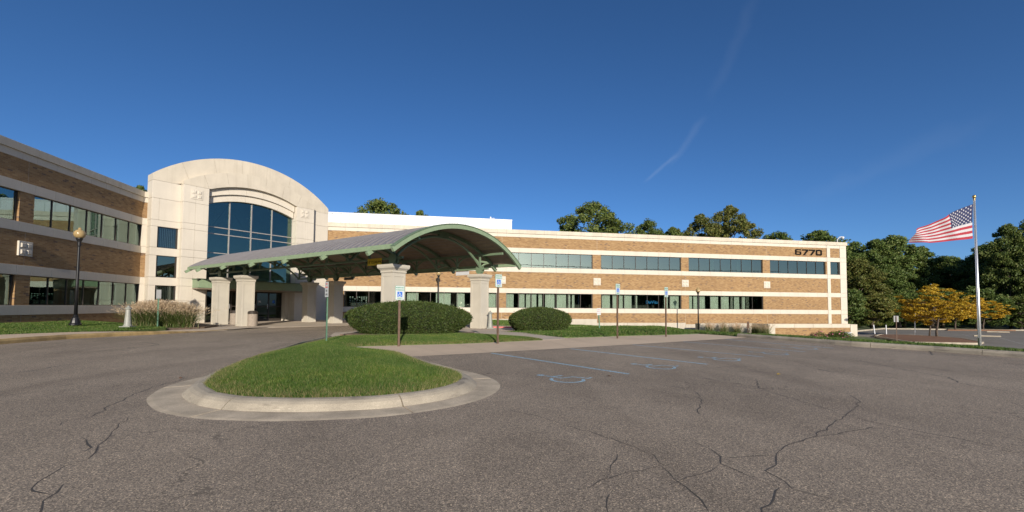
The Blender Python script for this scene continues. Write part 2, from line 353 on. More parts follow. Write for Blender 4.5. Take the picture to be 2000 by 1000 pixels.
M_og = leafmat('tall_grass_blade', [(.05, .095, .02), (.08, .13, .03), (.12, .165, .045), (.20, .20, .08)], .35)
M_pink = leafmat('pink_petal', [(.6, .10, .28), (.7, .2, .4)], .4)
M_blue = paintmat('blue_line_paint', (.36, .55, .66), .43); M_blue2 = paintmat('blue_line_worn', (.36, .52, .62), .455); M_wline = paintmat('white_line_worn', (.55, .53, .48), .5)
M_led = simple('led_white', (.7, .8, .8), .4)

# ------------------------------------------------------------------ terrain
def ss(a, b, x):
    t = np.clip((np.asarray(x, float)-a)/(b-a), 0, 1); return t*t*(3-2*t)
def gz(x, y):
    xc = np.interp(y, (9, 14, 17, 26, 36), (14, 12.0, 11.3, 12.5, 20))
    z = -.1*ss(14, 22, y)-.6*ss(2, 16, x)*ss(18, 36, y)-1.4*ss(0, 9, np.asarray(x)-xc)
    z = np.maximum(-1.5, z+.2*ss(-13, -18, x)*ss(30, 24, y))
    return z+6*ss(49, 80, y)*ss(44, 56, x)     # wooded bank behind the lower lot
def inpoly(P, x, y):
    P = np.array(P); r = np.zeros(len(x), bool); j = len(P)-1
    for i in range(len(P)):
        xi, yi = P[i]; xj, yj = P[j]
        c = ((yi > y) != (yj > y)) & (x < (xj-xi)*(y-yi)/(yj-yi+1e-12)+xi); r ^= c; j = i
    return r
def edged(P, x, y):
    P = np.array(P, float); d = np.full(len(x), 1e9)
    for i in range(len(P)):
        a, b = P[i], P[(i+1) % len(P)]; ab = b-a; t = np.clip(((x-a[0])*ab[0]+(y-a[1])*ab[1])/(ab@ab+1e-12), 0, 1)
        d = np.minimum(d, np.hypot(x-a[0]-t*ab[0], y-a[1]-t*ab[1]))
    return d
def sheet(name, poly, off, mat, skirt=0, step=1.0, parent=None):
    bm = bmesh.new(); f = bm.faces.new([bm.verts.new((x, y, 0)) for x, y in poly])
    bmesh.ops.triangulate(bm, faces=[f])
    xs = [p[0] for p in poly]; ys = [p[1] for p in poly]
    for ax, lo, hi in ((0, min(xs), max(xs)), (1, min(ys), max(ys))):
        k = math.floor(lo/step)+1
        while k*step < hi:
            co = [0, 0, 0]; no = [0, 0, 0]; co[ax] = k*step; no[ax] = 1
            bmesh.ops.bisect_plane(bm, geom=bm.verts[:]+bm.edges[:]+bm.faces[:], plane_co=co, plane_no=no); k += 1
    bmesh.ops.remove_doubles(bm, verts=bm.verts, dist=1e-5)
    bmesh.ops.recalc_face_normals(bm, faces=bm.faces)
    if sum(f.normal.z for f in bm.faces) < 0: bmesh.ops.reverse_faces(bm, faces=bm.faces)
    co = np.array([v.co[:2] for v in bm.verts]); o = off(co[:, 0], co[:, 1]) if callable(off) else off
    z = gz(co[:, 0], co[:, 1])+o
    for v, h in zip(bm.verts, z): v.co.z = h
    if skirt:
        be = [e for e in bm.edges if e.is_boundary]
        r = bmesh.ops.extrude_edge_only(bm, edges=be)
        for v in r['geom']:
            if isinstance(v, bmesh.types.BMVert): v.co.z -= skirt
    me = bpy.data.meshes.new(name); bm.to_mesh(me); bm.free()
    return add(name, me, mat, parent)
gx = np.r_[-3000, -1200, -500, -200, -110, -70, np.arange(-46, 101), 120, 160, 240, 500, 1200, 3000].astype(float)
gy = np.r_[-3000, -1200, -500, -200, -90, -50, np.arange(-30, 71), 80, 95, 120, 200, 500, 1200, 3000].astype(float)
XX, YY = np.meshgrid(gx, gy); ZZ = gz(XX, YY)-.03
V = np.c_[XX.ravel(), YY.ravel(), ZZ.ravel()]; nx = len(gx)
F = [(j*nx+i, j*nx+i+1, (j+1)*nx+i+1, (j+1)*nx+i) for j in range(len(gy)-1) for i in range(nx-1)]
kind(add('ground', pymesh('ground', V, F, True), M_ground), 'structure')
lot = kind(sheet('parking_lot', [(-42, -40), (14.4, -40), (14.4, 20), (10, 34), (-18, 34), (-42, 20)], .004, M_asph, step=2), 'structure')
low = kind(sheet('lower_parking_lot', [(26, -30), (120, -30), (118, 42), (74, 42.6), (65, 45), (58.5, 46.9), (48, 41.6), (40.5, 36), (38.5, 30), (30, 26), (26, 14)], .006, M_asph2, step=2), 'structure')

# ------------------------------------------------------------------ paving, lawns, kerbs
def ribbon(mb, pts, w, z, jit=0.0, jw=0.0):
    """flat strip on the ground along pts"""
    P = []
    for (a, b) in zip(pts, pts[1:]):
        n = max(1, int(math.dist(a, b)/.09)) if jit else 1
        for k in range(n): P.append((a[0]+(b[0]-a[0])*k/n, a[1]+(b[1]-a[1])*k/n))
    P.append(pts[-1]); b0 = len(mb.v); k = len(P)
    Pj = [(p[0]+random.gauss(0, jit), p[1]+random.gauss(0, jit)) for p in P] if jit else P
    for i, p in enumerate(Pj):
        a, b = Pj[max(0, i-1)], Pj[min(k-1, i+1)]; dx, dy = b[0]-a[0], b[1]-a[1]; l = math.hypot(dx, dy) or 1
        ww = w/2*(1+random.uniform(-jw, jw)); ww *= (.35 if jit and i in (0, k-1) else 1)
        for s_ in (1, -1):
            x, y = p[0]-dy/l*ww*s_, p[1]+dx/l*ww*s_; mb.v.append((x, y, float(gz(x, y))+z))
    for i in range(k-1): mb.f.append((b0+2*i, b0+2*i+1, b0+2*i+3, b0+2*i+2))
CRACKS = [[(-3.68,7.14),(-3.71,6.42),(-3.65,5.89),(-3.53,5.53),(-3.46,5.17),(-3.37,5.03),(-3.3,4.78),(-3.42,4.67),(-3.36,4.48)],[(-2.97,4.78),(-2.78,4.28),(-2.63,3.94),(-2.53,3.7),(-2.47,3.62),(-2.44,3.49),(-2.46,3.37),(-2.44,3.24),(-2.43,3.11),(-2.38,3.01),(-2.31,2.94),(-2.21,2.88)],[(-2.86,4.06),(-2.68,3.85),(-2.57,3.67)],[(-2.23,3.02),(-2.18,2.89),(-2.13,2.8),(-2.06,2.67),(-1.94,2.49)],[(0.72,4.48),(0.96,4.22),(1.23,3.76),(1.44,3.36),(1.54,3.14),(1.6,2.97),(1.55,2.8),(1.57,2.75)],[(1.34,3.01),(1.2,2.8),(1.15,2.68)],[(1.56,2.76),(1.34,2.69),(1.16,2.65),(1.03,2.57),(0.92,2.48)],[(1.0,2.41),(0.98,2.32),(0.94,2.24),(0.82,1.93)],[(3.18,5.55),(3.31,5.4),(3.34,5.09),(3.18,4.73),(3.02,4.46),(2.78,4.2),(2.67,3.98)],[(4.87,5.85),(4.37,5.19),(4.32,4.76),(4.26,4.38),(4.25,4.09),(4.17,3.76),(4.19,3.46),(4.24,3.3),(4.31,3.09),(4.39,2.93),(4.42,2.76),(4.48,2.64)],[(5.21,4.64),(4.95,4.28),(4.49,3.95),(4.08,3.7),(3.8,3.54),(3.17,3.16),(2.73,2.99),(2.52,2.82),(2.33,2.65),(2.18,2.56),(2.17,2.41),(2.15,2.28),(2.19,2.17),(2.26,2.09),(2.32,2.02)],[(4.01,3.36),(3.57,3.23),(3.15,3.14)],[(2.07,3.2),(2.09,3.0),(2.07,2.85),(1.97,2.72),(2.0,2.58),(2.02,2.45),(2.06,2.32),(2.03,2.27),(1.92,2.17),(1.77,2.06),(1.52,1.85)],[(2.48,2.84),(2.24,2.82),(2.06,2.83)],[(1.91,2.68),(1.7,2.56),(1.52,2.5),(1.39,2.44)],[(1.57,2.75),(1.51,2.51),(1.51,2.38),(1.5,2.24),(1.44,2.11)],[(8.92,7.69),(8.47,6.55),(8.27,5.89),(8.2,5.58),(7.76,5.16),(7.69,4.88),(7.64,4.38)],[(13.2,9.4),(11.83,8.38)],
 [(-6.2,9.5),(-6.6,8.8),(-6.5,8.1),(-7.1,7.4)],[(-8.5,14),(-7.6,13.2),(-7.4,12.4)],[(6.4,8.0),(6.9,7.1),(6.8,6.3),(7.3,5.6)],[(-5.0,6.2),(-5.2,5.7),(-5.0,5.2)]]
for i, c in enumerate(CRACKS):
    mb = MB(); d = math.hypot(*c[len(c)//2]); ribbon(mb, c, .0032+.0015*d, .0052, .012, .55); mb.build('crack', M_crack, lot)
# parking bay lines and symbols
LINES = [[(1.25,9.97),(3.12,6.59)],[(3.46,10.79),(5.21,7.53)],[(5.71,11.79),(7.32,8.52)],[(7.92,12.71),(9.3,9.4)],[(10.1,13.5),(11.0,10.2)]]
for i, l in enumerate(LINES):
    mb = MB(); a, b = l; pts = [(a[0]+(b[0]-a[0])*k/14, a[1]+(b[1]-a[1])*k/14) for k in range(15)]
    ribbon(mb, pts, .085, .0064); mb.build('bay_line', M_blue if i < 2 else M_blue2, lot)
def wheelchair():
    """strokes of the access symbol in a unit square: list of polylines + head"""
    arc = [(.43+.27*math.cos(R_(a)), .30+.27*math.sin(R_(a))) for a in range(115, 345, 18)]
    return [[(.40, .80), (.45, .46), (.70, .44), (.80, .17), (.92, .2)], [(.42, .66), (.66, .64)], arc], (.38, .90, .075)
def symbol(mb, T, w):
    st, (hx, hy, hr) = wheelchair()
    for L in st:
        b0 = len(mb.v); k = len(L)
        for i, p in enumerate(L):
            a, b = L[max(0, i-1)], L[min(k-1, i+1)]; dx, dy = b[0]-a[0], b[1]-a[1]; l = math.hypot(dx, dy)
            for s_ in (1, -1): mb.v.append(T(p[0]-dy/l*w*s_, p[1]+dx/l*w*s_))
        for i in range(k-1): mb.f.append((b0+2*i, b0+2*i+1, b0+2*i+3, b0+2*i+2))
    b0 = len(mb.v)
    for j in range(10): mb.v.append(T(hx+hr*math.cos(j*.6283), hy+hr*math.sin(j*.6283)))
    mb.f.append(tuple(range(b0, b0+10)))
for i, (cx, cy) in enumerate([(1.95, 6.42), (4.09, 7.5), (6.13, 8.4), (8.14, 9.3), (10.1, 10.4)]):
    ux, uy = (.87, .48), (-.48, .87); mb = MB(); s_ = .92
    def T(x, y): 
        X = cx+((x-.55)*ux[0]+(y-.5)*uy[0])*s_; Y = cy+((x-.55)*ux[1]+(y-.5)*uy[1])*s_; return (X, Y, float(gz(X, Y))+.0064)
    symbol(mb, T, .029); mb.build('access_symbol', M_blue if i < 3 else M_blue2, lot)
GRASS1 = [(-2.95,6.15),(-2.87,5.9),(-2.76,5.72),(-2.59,5.5),(-2.46,5.33),(-2.06,5.06),(-1.53,4.91),(-1.12,4.88),(-.62,4.91),(-.17,5.12),(.08,5.35),(.24,5.62),(.33,5.95),(.31,6.25),(.2,6.6),(-.1,7.2),(-.45,8.2),(-.95,9.5),(-1.9,10.6),(-2.2,11.9),(-1,12.2),(.66,12.5),(3.42,13.65),(3.2,14.3),(2.4,15.6),(1.5,16.6),(.4,17.2),(-1.4,17.1),(-3.0,16.7),(-3.5,14.9),(-3.67,12.6),(-3.55,10.25),(-3.43,8.24),(-3.2,7.0),(-3.06,6.5)]
ISL = GRASS1[-6:]+GRASS1[:18]      # the kerbed tip
def mound(x, y):
    d = edged(GRASS1, np.asarray(x), np.asarray(y)); k = ss(9.0, 11.0, y)
    return .1*(1-k)+.02*k+.09*k*(1-np.exp(-d/.5))+.15*(1-np.exp(-d/.9))*ss(13.2, 10, y)
kind(sheet('island_lawn', GRASS1, mound, M_lawn, .14, .5), 'structure')
mulchbed = kind(sheet('hedge_bed', [(-3.3,15.2),(-2.2,14.75),(0,14.55),(1.0,15.3),(1.4,16.5),(.2,17.15),(-1.4,17.05),(-3.0,16.7)], .135, M_soil, .04, .5), 'structure')
# concrete walk beside the bays, laid in slabs
WL = [(-.75,9.37),(1.27,10.1),(3.55,10.98),(5.83,11.89),(8.01,12.8),(10.3,13.73),(12.0,14.43)]
WU = [(-2.15,12.0),(.5,12.6),(3.5,14.2),(5.6,14.9),(7.7,15.7),(9.6,16.2),(11.6,16.9)]
walk = kind(sheet('walkway', WL+[(12.1,15.4),(11.6,17.1)]+WU[::-1][1:]+[(-2.0,10.5)], .0065, M_joint), 'structure')
for i in range(6):
    (a, b), (d, c) = (WL[i], WL[i+1]), (WU[i], WU[i+1])
    for k0, k1 in ((0, .5), (.5, 1)):
        def lp(p, q, t): return (p[0]+(q[0]-p[0])*t, p[1]+(q[1]-p[1])*t)
        P = [lp(a, b, k0), lp(a, b, k1), lp(d, c, k1), lp(d, c, k0)]; cx = sum(p[0] for p in P)/4; cy = sum(p[1] for p in P)/4
        P = [(x+(cx-x)*.008, y+(cy-y)*.008) for x, y in P]
        sheet('slab', P, .0095+random.uniform(0, .001), M_walk, 0, 1.0, walk)
plaza_off = lambda x, y: .03+0*x
kind(sheet('island_plaza', [(-3.7,15.2),(-4.0,17.6),(-3.4,18.9),(2.7,25.0),(4.4,24.6),(4.9,22),(3.0,18.2),(4.5,14.6),(4.3,14.1),(3.3,13.6),(2,14.5),(-1,15)], lambda x, y: .014+.076*ss(14.6, 17.2, y), M_plaza, .1), 'structure')
box('kerb_segment', (4.1, 22.2, -.02), (3.6, .16, .16), M_kerbr, None, R_(-8), .02)
kind(bpy.data.objects['kerb_segment'], 'structure')
def woff(x, y): return .012+.118*ss(21.5, 17.5, y)
LK = [(-12,-14),(-11.95,2),(-11.8,9),(-11.55,13.4),(-11.45,15.4),(-11.15,16.9),(-10.55,18.9),(-10.2,20.9),(-10.0,22.6),(-9.75,24.1)]
LB = [(-13.9,-14),(-13.85,2),(-13.75,9),(-13.6,14),(-13.4,15.8),(-13.05,17),(-12.7,18.4),(-12.4,20.1),(-12.2,21.6)]
LKi = [(x-.14, y) for x, y in LK[:-1]]
lw = kind(sheet('left_walkway', LKi+LB[::-1], woff, M_joint, .15), 'structure')
def along(L, n):
    D = np.r_[0, np.cumsum([math.dist(a, b) for a, b in zip(L, L[1:])])]; q = np.linspace(0, D[-1], n)
    return list(zip(np.interp(q, D, [p[0] for p in L]), np.interp(q, D, [p[1] for p in L])))
A_, B_ = along(LKi, 26), along(LB, 26)
for i in range(25):
    P = [A_[i], A_[i+1], B_[i+1], B_[i]]; cx = sum(p[0] for p in P)/4; cy = sum(p[1] for p in P)/4
    sheet('slab', [(x+(cx-x)*.012, y+(cy-y)*.012) for x, y in P], lambda x, y: woff(x, y)+.008, M_walk, .012, 1.0, lw)
kind(sheet('entrance_plaza', [(-10.2,20.9),(-9.75,24.1),(-9.0,24.6),(-7.6,25.3),(-5.9,27),(-2.0,30.9),(-1,33.5),(-7,39.5),(-16.8,31.0),(-16.5,29.5),(-12.2,25.2),(-12.3,21.6)], .014, M_plaza, .05), 'structure')
kind(sheet('left_lawn', LB+[(-12.3,21.9),(-14.6,24.2),(-18.4,25.2),(-18.4,-14)], .12, M_lawn, .1), 'structure')
kind(sheet('planting_bed', [(-12.3,21.9),(-14.6,23.4),(-18.4,24.6),(-18.45,29.9),(-16.6,31),(-12.0,25.8),(-11.6,23.6)], .09, M_soil, .1), 'structure')
LAWN2 = [(2.55,17.7),(4.5,14.75),(5.6,15.1),(7.7,15.8),(9.6,16.3),(11.35,17),(11.62,14.9),(12.02,12.55),(12.36,11.0),(13.1,9.3),(13.55,7.7),(14.1,5),(14.5,0),(14.5,-30),(24,-30),(24,10),(25.5,20),(27,26),(12,25),(7,23.6),(4.9,21.6)]
def l2off(x, y):
    d = edged(LAWN2, np.asarray(x), np.asarray(y)); k = ss(14.3, 14.9, y)
    return .115*(1-k)+k*(.02+.09*(1-np.exp(-d/.5)))+(1-np.exp(-d/.9))*.14*ss(14.2, 16.8, y)*ss(23, 18, y)*ss(5.5, 8.5, x)*ss(11.2, 9.0, x)
kind(sheet('right_lawn', LAWN2, l2off, M_lawn, .14), 'structure')
kind(sheet('building_lawn', [(4.6,26.5),(12,29.5),(27,30.5),(30,26),(37,29.5),(41,37.8),(-3,37.8),(-2,33.5)], .08, M_lawn, .1), 'structure')
kind(sheet('service_drive', [(2,24.5),(5,22.5),(12,25.4),(27,26.4),(27,30),(12,29),(4.4,26.3),(0,30)], .012, M_asph2), 'structure')
# kerbs, poured in lengths
def kerb(name, line, seg, width, h, zoff, mat, side=1):
    k = kind(add(name, None), 'structure')
    D = np.r_[0, np.cumsum([math.dist(a, b) for a, b in zip(line, line[1:])])]
    n = max(1, int(round(D[-1]/seg)))
    for i in range(n):
        q = np.linspace(D[-1]*i/n+.006, D[-1]*(i+1)/n-.006, 6); P = np.c_[np.interp(q, D, [p[0] for p in line]), np.interp(q, D, [p[1] for p in line])]
        T = np.gradient(P, axis=0); T /= np.hypot(T[:, 0], T[:, 1])[:, None]; Nn = np.c_[-T[:, 1], T[:, 0]]*side
        prof = [(0, -.06), (0, h*.6), (.03, h*.97), (.05, h), (width, h), (width, -.06)]
        v = []; f = []; m_ = len(prof)
        for p, nn in zip(P, Nn):
            zb = float(gz(p[0], p[1])); zo = zoff(p[0], p[1]) if callable(zoff) else zoff
            for w, z in prof: v.append((p[0]+nn[0]*w, p[1]+nn[1]*w, zb+(z if z < 0 else z*zo/h if callable(zoff) else z)))
        for r in range(5):
            for c in range(m_-1): f.append((r*m_+c, r*m_+c+1, (r+1)*m_+c+1, (r+1)*m_+c))
        f += [tuple(range(m_)), tuple(range(5*m_+m_-1, 5*m_-1, -1))]
        add('kerb_length', pymesh('kerb_length', v, f), mat, k)
    return k
kerb('left_kerb', LK[:-1], 2.6, .17, .14, lambda x, y: float(woff(np.array([x]), np.array([y]))[0])+.013, M_kerby, 1)
RK = [(11.45,14.7),(11.65,13.6),(11.88,12.5),(12.2,10.9),(12.95,9.2),(13.38,7.7),(13.95,5),(14.3,0),(14.3,-25)]
kerb('right_kerb', RK, 2.2, .2, .135, .135, M_kerb, 1)
# island kerb and gutter
def offset_loop(P, d):
    P = np.array(P, float); o = []
    for i in range(len(P)):
        a, b = P[max(0, i-1)], P[min(len(P)-1, i+1)]; t = (b-a)/np.hypot(*(b-a)); o.append(P[i]+np.array([t[1], -t[0]])*d)
    return np.array(o)
def smooth_line(L, n):
    L = np.array(along(L, n))
    for _ in range(3): L[1:-1] = (L[:-2]+2*L[1:-1]+L[2:])/4
    return L
base = smooth_line(ISL, 181)
ik = kind(add('island_kerb', None), 'structure'); gk = kind(add('island_gutter', None), 'structure')
prof = [(-.03, -.02), (-.02, .104), (.03, .112), (.085, .108), (.13, .095), (.17, .073), (.20, .045), (.235, .014), (.245, -.03)]
for i in range(10):
    seg = base[i*18:i*18+19].copy()
    if i: seg[0] += (seg[1]-seg[0])*.012
    seg[-1] -= (seg[-1]-seg[-2])*.012
    for pf, nm, mt, par in ((prof, 'kerb_length', M_kerb, ik), ([(.22, -.02), (.225, .0125), (.38, .011), (.50, .009), (.56, .0035)], 'gutter_length', M_gut, gk)):
        rows = []
        for d, z in pf:
            fl_ = np.where(base[:, 0] < -2.3, 1-.80*ss(6.3, 8.0, base[:, 1]), 1-.35*ss(6.6, 9, base[:, 1]))[:, None]
            ob = (base+(offset_loop(base, d)-base)*fl_)[i*18:i*18+19]
            ob = ob.copy()
            if i: ob[0] += (ob[1]-ob[0])*.07
            ob[-1] -= (ob[-1]-ob[-2])*.07
            rows.append([(p[0], p[1], z) for p in ob])
        v = [p for r in rows for p in r]; k = 19
        f = [(r*k+c, r*k+c+1, (r+1)*k+c+1, (r+1)*k+c) for r in range(len(rows)-1) for c in range(k-1)]
        f += [tuple(r*k for r in range(len(rows))), tuple(r*k+k-1 for r in range(len(rows)))[::-1]]
        me = pymesh(nm, v, f); me.polygons.foreach_set('use_smooth', [False]*len(f)); add(nm, me, mt, par)
# grass blades
def blades(name, poly, dens, hh, zf, wid, mat, maxd=None, ring=None):
    P = np.array(poly); a = P.min(0); b = P.max(0); n = int((b[0]-a[0])*(b[1]-a[1])*dens)
    x = rng.uniform(a[0], b[0], n); y = rng.uniform(a[1], b[1], n); k = inpoly(poly, x, y)
    if maxd is not None: k &= rng.random(n) < np.clip((maxd/np.maximum(1, np.hypot(x, y)))**1.6, 0, 1)
    x, y = x[k], y[k]
    if ring: k = edged(poly, x, y) < ring*rng.random(len(x))**2; x, y = x[k], y[k]
    n = len(x); z = gz(x, y)+zf(x, y)
    th = rng.uniform(0, 6.283, n); h = hh*rng.uniform(.55, 1.25, n)*(.75+.5*np.sin(x*1.7+1)*np.sin(y*1.3)*.5+.25); w = wid*rng.uniform(.7, 1.3, n)*np.clip(np.hypot(x, y)/9, .75, 3)
    lx, ly = rng.normal(0, .45, n)*h, rng.normal(0, .45, n)*h
    V = np.zeros((n, 3, 3)); c, s = np.cos(th)*w/2, np.sin(th)*w/2
    V[:, 0] = np.c_[x-c, y-s, z]; V[:, 1] = np.c_[x+c, y+s, z]; V[:, 2] = np.c_[x+lx, y+ly, z+h]
    return kind(add(name, npmesh(name, V.reshape(-1, 3), 3), mat), 'stuff')
tag(blades('island_grass', GRASS1, 13000, .045, mound, .0075, M_blade, 8), 'dense mown green grass on the teardrop kerbed island', 'grass')
tag(blades('dry_edge_grass', GRASS1, 7000, .05, mound, .008, M_dry, 8, .35), 'straw coloured dry grass fringe along the island kerb', 'grass')
tag(blades('left_grass', [(-13.8,11),(-13.6,14),(-13.4,15.8),(-13.05,17),(-12.7,18.4),(-12.4,20.1),(-12.3,21.9),(-14.6,24.0),(-18.4,25.2),(-18.4,11)], 1300, .055, lambda x, y: .12+0*x, .014, M_blade), 'mown grass strip between left walkway and shaded brick wall', 'grass')
tag(blades('right_grass', [p for p in LAWN2 if p[1] > -1]+[(24, 1)][:0], 900, .055, l2off, .013, M_blade), 'mown grass beyond the walkway and along the right kerb', 'grass')
tag(blades('building_grass', [(4.6,26.5),(12,29.5),(26,30.5),(27,37.7),(-2,37.7),(-2,33.5)], 200, .07, lambda x, y: .08+0*x, .025, M_blade), 'mown grass in front of the sunlit brick wing', 'grass')

# ------------------------------------------------------------------ the office building
XL, YR = -18.47, 37.95
Z = [8.227, 7.868, 7.549, 6.553, 6.118, 4.755, 4.328, 2.818, 2.381, 1.022, .588]
bld = thing('office_building', (-9, 38, 0), 'two storey tan brick office building with cream bands and arched entrance', 'building')
FR = Frame(0, YR, 0); FL = Frame(XL, 0, math.pi/2); FF = Frame(*ST(0, 33.1), math.pi/4)
FR.brick, FL.brick, FF.brick = M_bx, M_by, M_bs
_cm = {}
def wavemesh(w, h, kindc):
    key = (round(w, 2), round(h, 2), kindc)
    if key not in _cm:
        v, f = [], []; n = max(4, int(w/.035)) if kindc == 'curtain' else max(2, int(w/.095))
        if kindc == 'curtain':
            for i in range(n+1):
                x = -w/2+w*i/n; y = .03*math.sin(i*1.15)+.012*math.sin(i*.37)
                v += [(x, y, 0), (x, y*.7, h)]
            f = [(2*i, 2*i+2, 2*i+3, 2*i+1) for i in range(n)]
        else:
            for i in range(n):
                x = -w/2+w*(i+.5)/n; b = len(v); c, s = .044*math.cos(.55), .044*math.sin(.55)
                v += [(x-c, -s, 0), (x+c, s, 0), (x+c, s, h), (x-c, -s, h)]; f.append((b, b+1, b+2, b+3))
        me = pymesh('curtain', v, f, kindc == 'curtain'); me.materials.append(M_curt if kindc == 'curtain' else M_blind); _cm[key] = me
    return _cm[key]
def window(fr, a0, a1, z0, z1, n, glass, cover, frame=M_bronze, depth=.11, fw=.035):
    """a ribbon window: frame with mullions, one pane per bay, cloth behind"""
    mb = MB(fr); b0, b1 = depth-.03, depth+.05
    mb.box(a0, a1, b0, b1, z0, z0+fw); mb.box(a0, a1, b0, b1, z1-fw, z1)
    pw = (a1-a0)/n
    for i in range(n+1):
        w = fw if i in (0, n) else fw*.5; c = min(max(a0+i*pw, a0+w), a1-w); mb.box(c-w, c+w, b0+.002, b1-.002, z0+fw, z1-fw)
    wn_ = mb.build('window', frame, bld)
    for i in range(n):
        fr.box('pane', a0+i*pw+.012, a0+(i+1)*pw-.012, depth+.008, depth+.016, z0+.02, z1-.02, glass, wn_, 0)
    for (p0, p1, kd) in cover:
        w = (p1-p0)*pw*(.84 if kd == 'curtain' else 1); h = z1-z0-.06
        add('curtain' if kd == 'curtain' else 'blind', wavemesh(w, h, kd), None, wn_, fr.mat(a0+(p0+p1)/2*pw, depth+.22, z0+.03))
    return wn_
def panels(fr, cuts, z0, z1, b0, b1, mat, name='band_panel'):
    for p, q in zip(cuts, cuts[1:]):
        fr.box(name, p+.003, q-.003, b0, b1, z0+.002, z1-.002, mat, bld, .006)
def wing(fr, a0, a1, wins, joints, end=None, zfoot=None, low_end=None):
    """wins: (a0,a1,n, glassU, coverU, coverL or None) from left to right"""
    cuts = [a0]
    for w in wins:
        pw = (w[1]-w[0])/w[2]; cuts += [w[0]+i*pw for i in range(w[2]+1)]
    cuts.append(a1); cuts = sorted(set(round(c, 3) for c in cuts if a0 <= c <= a1))
    cuts = [c for i, c in enumerate(cuts) if i == 0 or c-cuts[i-1] > .05]
    mb = MB(fr)                                   # mortar-coloured backing behind every joint
    for zt, zb in ((Z[0], Z[2]), (Z[3], Z[4]), (Z[5], Z[6]), (Z[7], Z[8]), (Z[9], Z[10])): mb.box(a0, a1, .012, .34, zb, zt)
    mb.build('band_backing', M_joint, bld)
    panels(fr, cuts, Z[1], Z[0], -.11, .36, M_pre2, 'cornice_panel'); panels(fr, cuts, Z[2], Z[1], -.03, .30, M_pre)
    for zt, zb in ((Z[3], Z[4]), (Z[5], Z[6]), (Z[7], Z[8]), (Z[9], Z[10])): panels(fr, cuts, zb, zt, -.03, .30, M_pre)
    js = [a0]+[j for j in joints if a0 < j < a1]+[a1]
    def bricks(p, q, zb, zt): fr.box('brick_wall', p+.008, q-.008, 0, .3, zb, zt, fr.brick, bld, 0)
    for p, q in zip(js, js[1:]):
        bricks(p, q, Z[2], -0+Z[2]) if False else None
        bricks(p, q, Z[3], Z[2]); bricks(p, q, Z[7], Z[6]); bricks(p, q, zfoot(p+.1) if zfoot else -.3, Z[10])
    for j in js[1:-1]:
        for zt, zb in ((Z[2], Z[3]), (Z[6], Z[7]), (Z[10], -.9)): fr.box('control_joint', j-.012, j+.012, .004, .3, zb, zt, M_joint, bld, 0)
    for lev, (zb, zt) in enumerate(((Z[5], Z[4]), (Z[9], Z[8]))):
        edge = [a0]
        for w in wins:
            if w[4+lev] is None: continue
            edge += [w[0], w[1]]
            window(fr, w[0], w[1], zb, zt, w[2], w[3] if lev == 0 else (M_glassl if fr is FL else M_glass), w[4+lev])
        edge.append(a1)
        for p, q in zip(edge[::2], edge[1::2]):
            if q-p > .03:
                mb = MB(fr).box(p, q, 0, .3, zb, zt); mb.build('brick_pier', fr.brick, bld)
    # rooms behind the glass
    mb = MB(fr); mb.box(a0, a1, 3.2, 3.4, -1, 7.6)
    for z in (-.3, 3.35, 7.2): mb.box(a0, a1, .3, 3.2, z-.5, z)
    mb.box(a0-.2, a0, .34, 3.4, -.3, 7.5); mb.box(a1, a1+.2, .34, 3.4, -.3, 7.5)
    mb.build('interior', M_in, bld)
def full(n, k, sk=()):
    return [(i, i+1, k) for i in range(n) if i not in sk]
cB = 'curtain'
WR = [(-8.0,-3.92,4,M_glass2,[],[]),
 (-3.1,5.22,7,M_glass2,[],[(.2,1.2,cB),(2.3,3.6,cB),(3.9,4.6,cB),(5.2,5.8,cB),(6.2,7,cB)]),
 (6.04,14.36,7,M_glass2,[],[(.02,.7,cB),(1.05,1.55,cB),(1.6,2.0,cB),(2.05,2.5,cB),(2.6,2.95,cB),(3.1,4.0,cB),(4.05,4.95,cB),(5.0,5.25,cB),(5.35,5.6,cB)]),
 (15.18,23.52,7,M_glass2,[],[(.12,.95,cB),(1.02,1.6,cB),(1.62,1.98,cB),(2.03,2.8,cB),(3.02,3.25,cB),(5.58,5.95,cB),(6.02,6.98,cB)]),
 (24.33,32.64,7,M_glass2,[(2.1,2.55,cB),(4.05,4.3,cB),(4.7,4.95,cB),(6.6,6.95,cB)],[(.05,.5,cB),(.55,.95,cB),(1.05,1.7,cB),(2.05,2.95,cB),(3.05,3.95,cB),(4.05,4.25,cB),(4.35,4.95,cB),(5.05,5.5,cB),(5.55,5.85,'blind')]),
 (33.48,40.15,6,M_glass2,[(1.05,1.2,cB),(1.4,1.9,cB),(4.05,4.35,cB),(4.5,4.62,cB),(5.65,5.85,cB)],None)]
JR = [-3.49, 5.65, 14.79, 23.94, 33.08]
def zf(a): return 0.02 if a < 14.7 else (-.33 if a < 23.9 else -.47)
wing(FR, -9.6, 40.30, WR, JR, zfoot=zf)
for a0, a1 in ((-9.6, 5.65), (5.65, 14.79), (14.79, 23.94), (23.94, 33.1), (33.1, 42.69)):
    n = 3 if a1-a0 > 4 else 1
    for i in range(n): FR.box('foundation_panel', a0+(a1-a0)*i/n+.006, a0+(a1-a0)*(i+1)/n-.006, -.04, .4, -2.2, zf(a0+.1), M_foot, bld, .012)
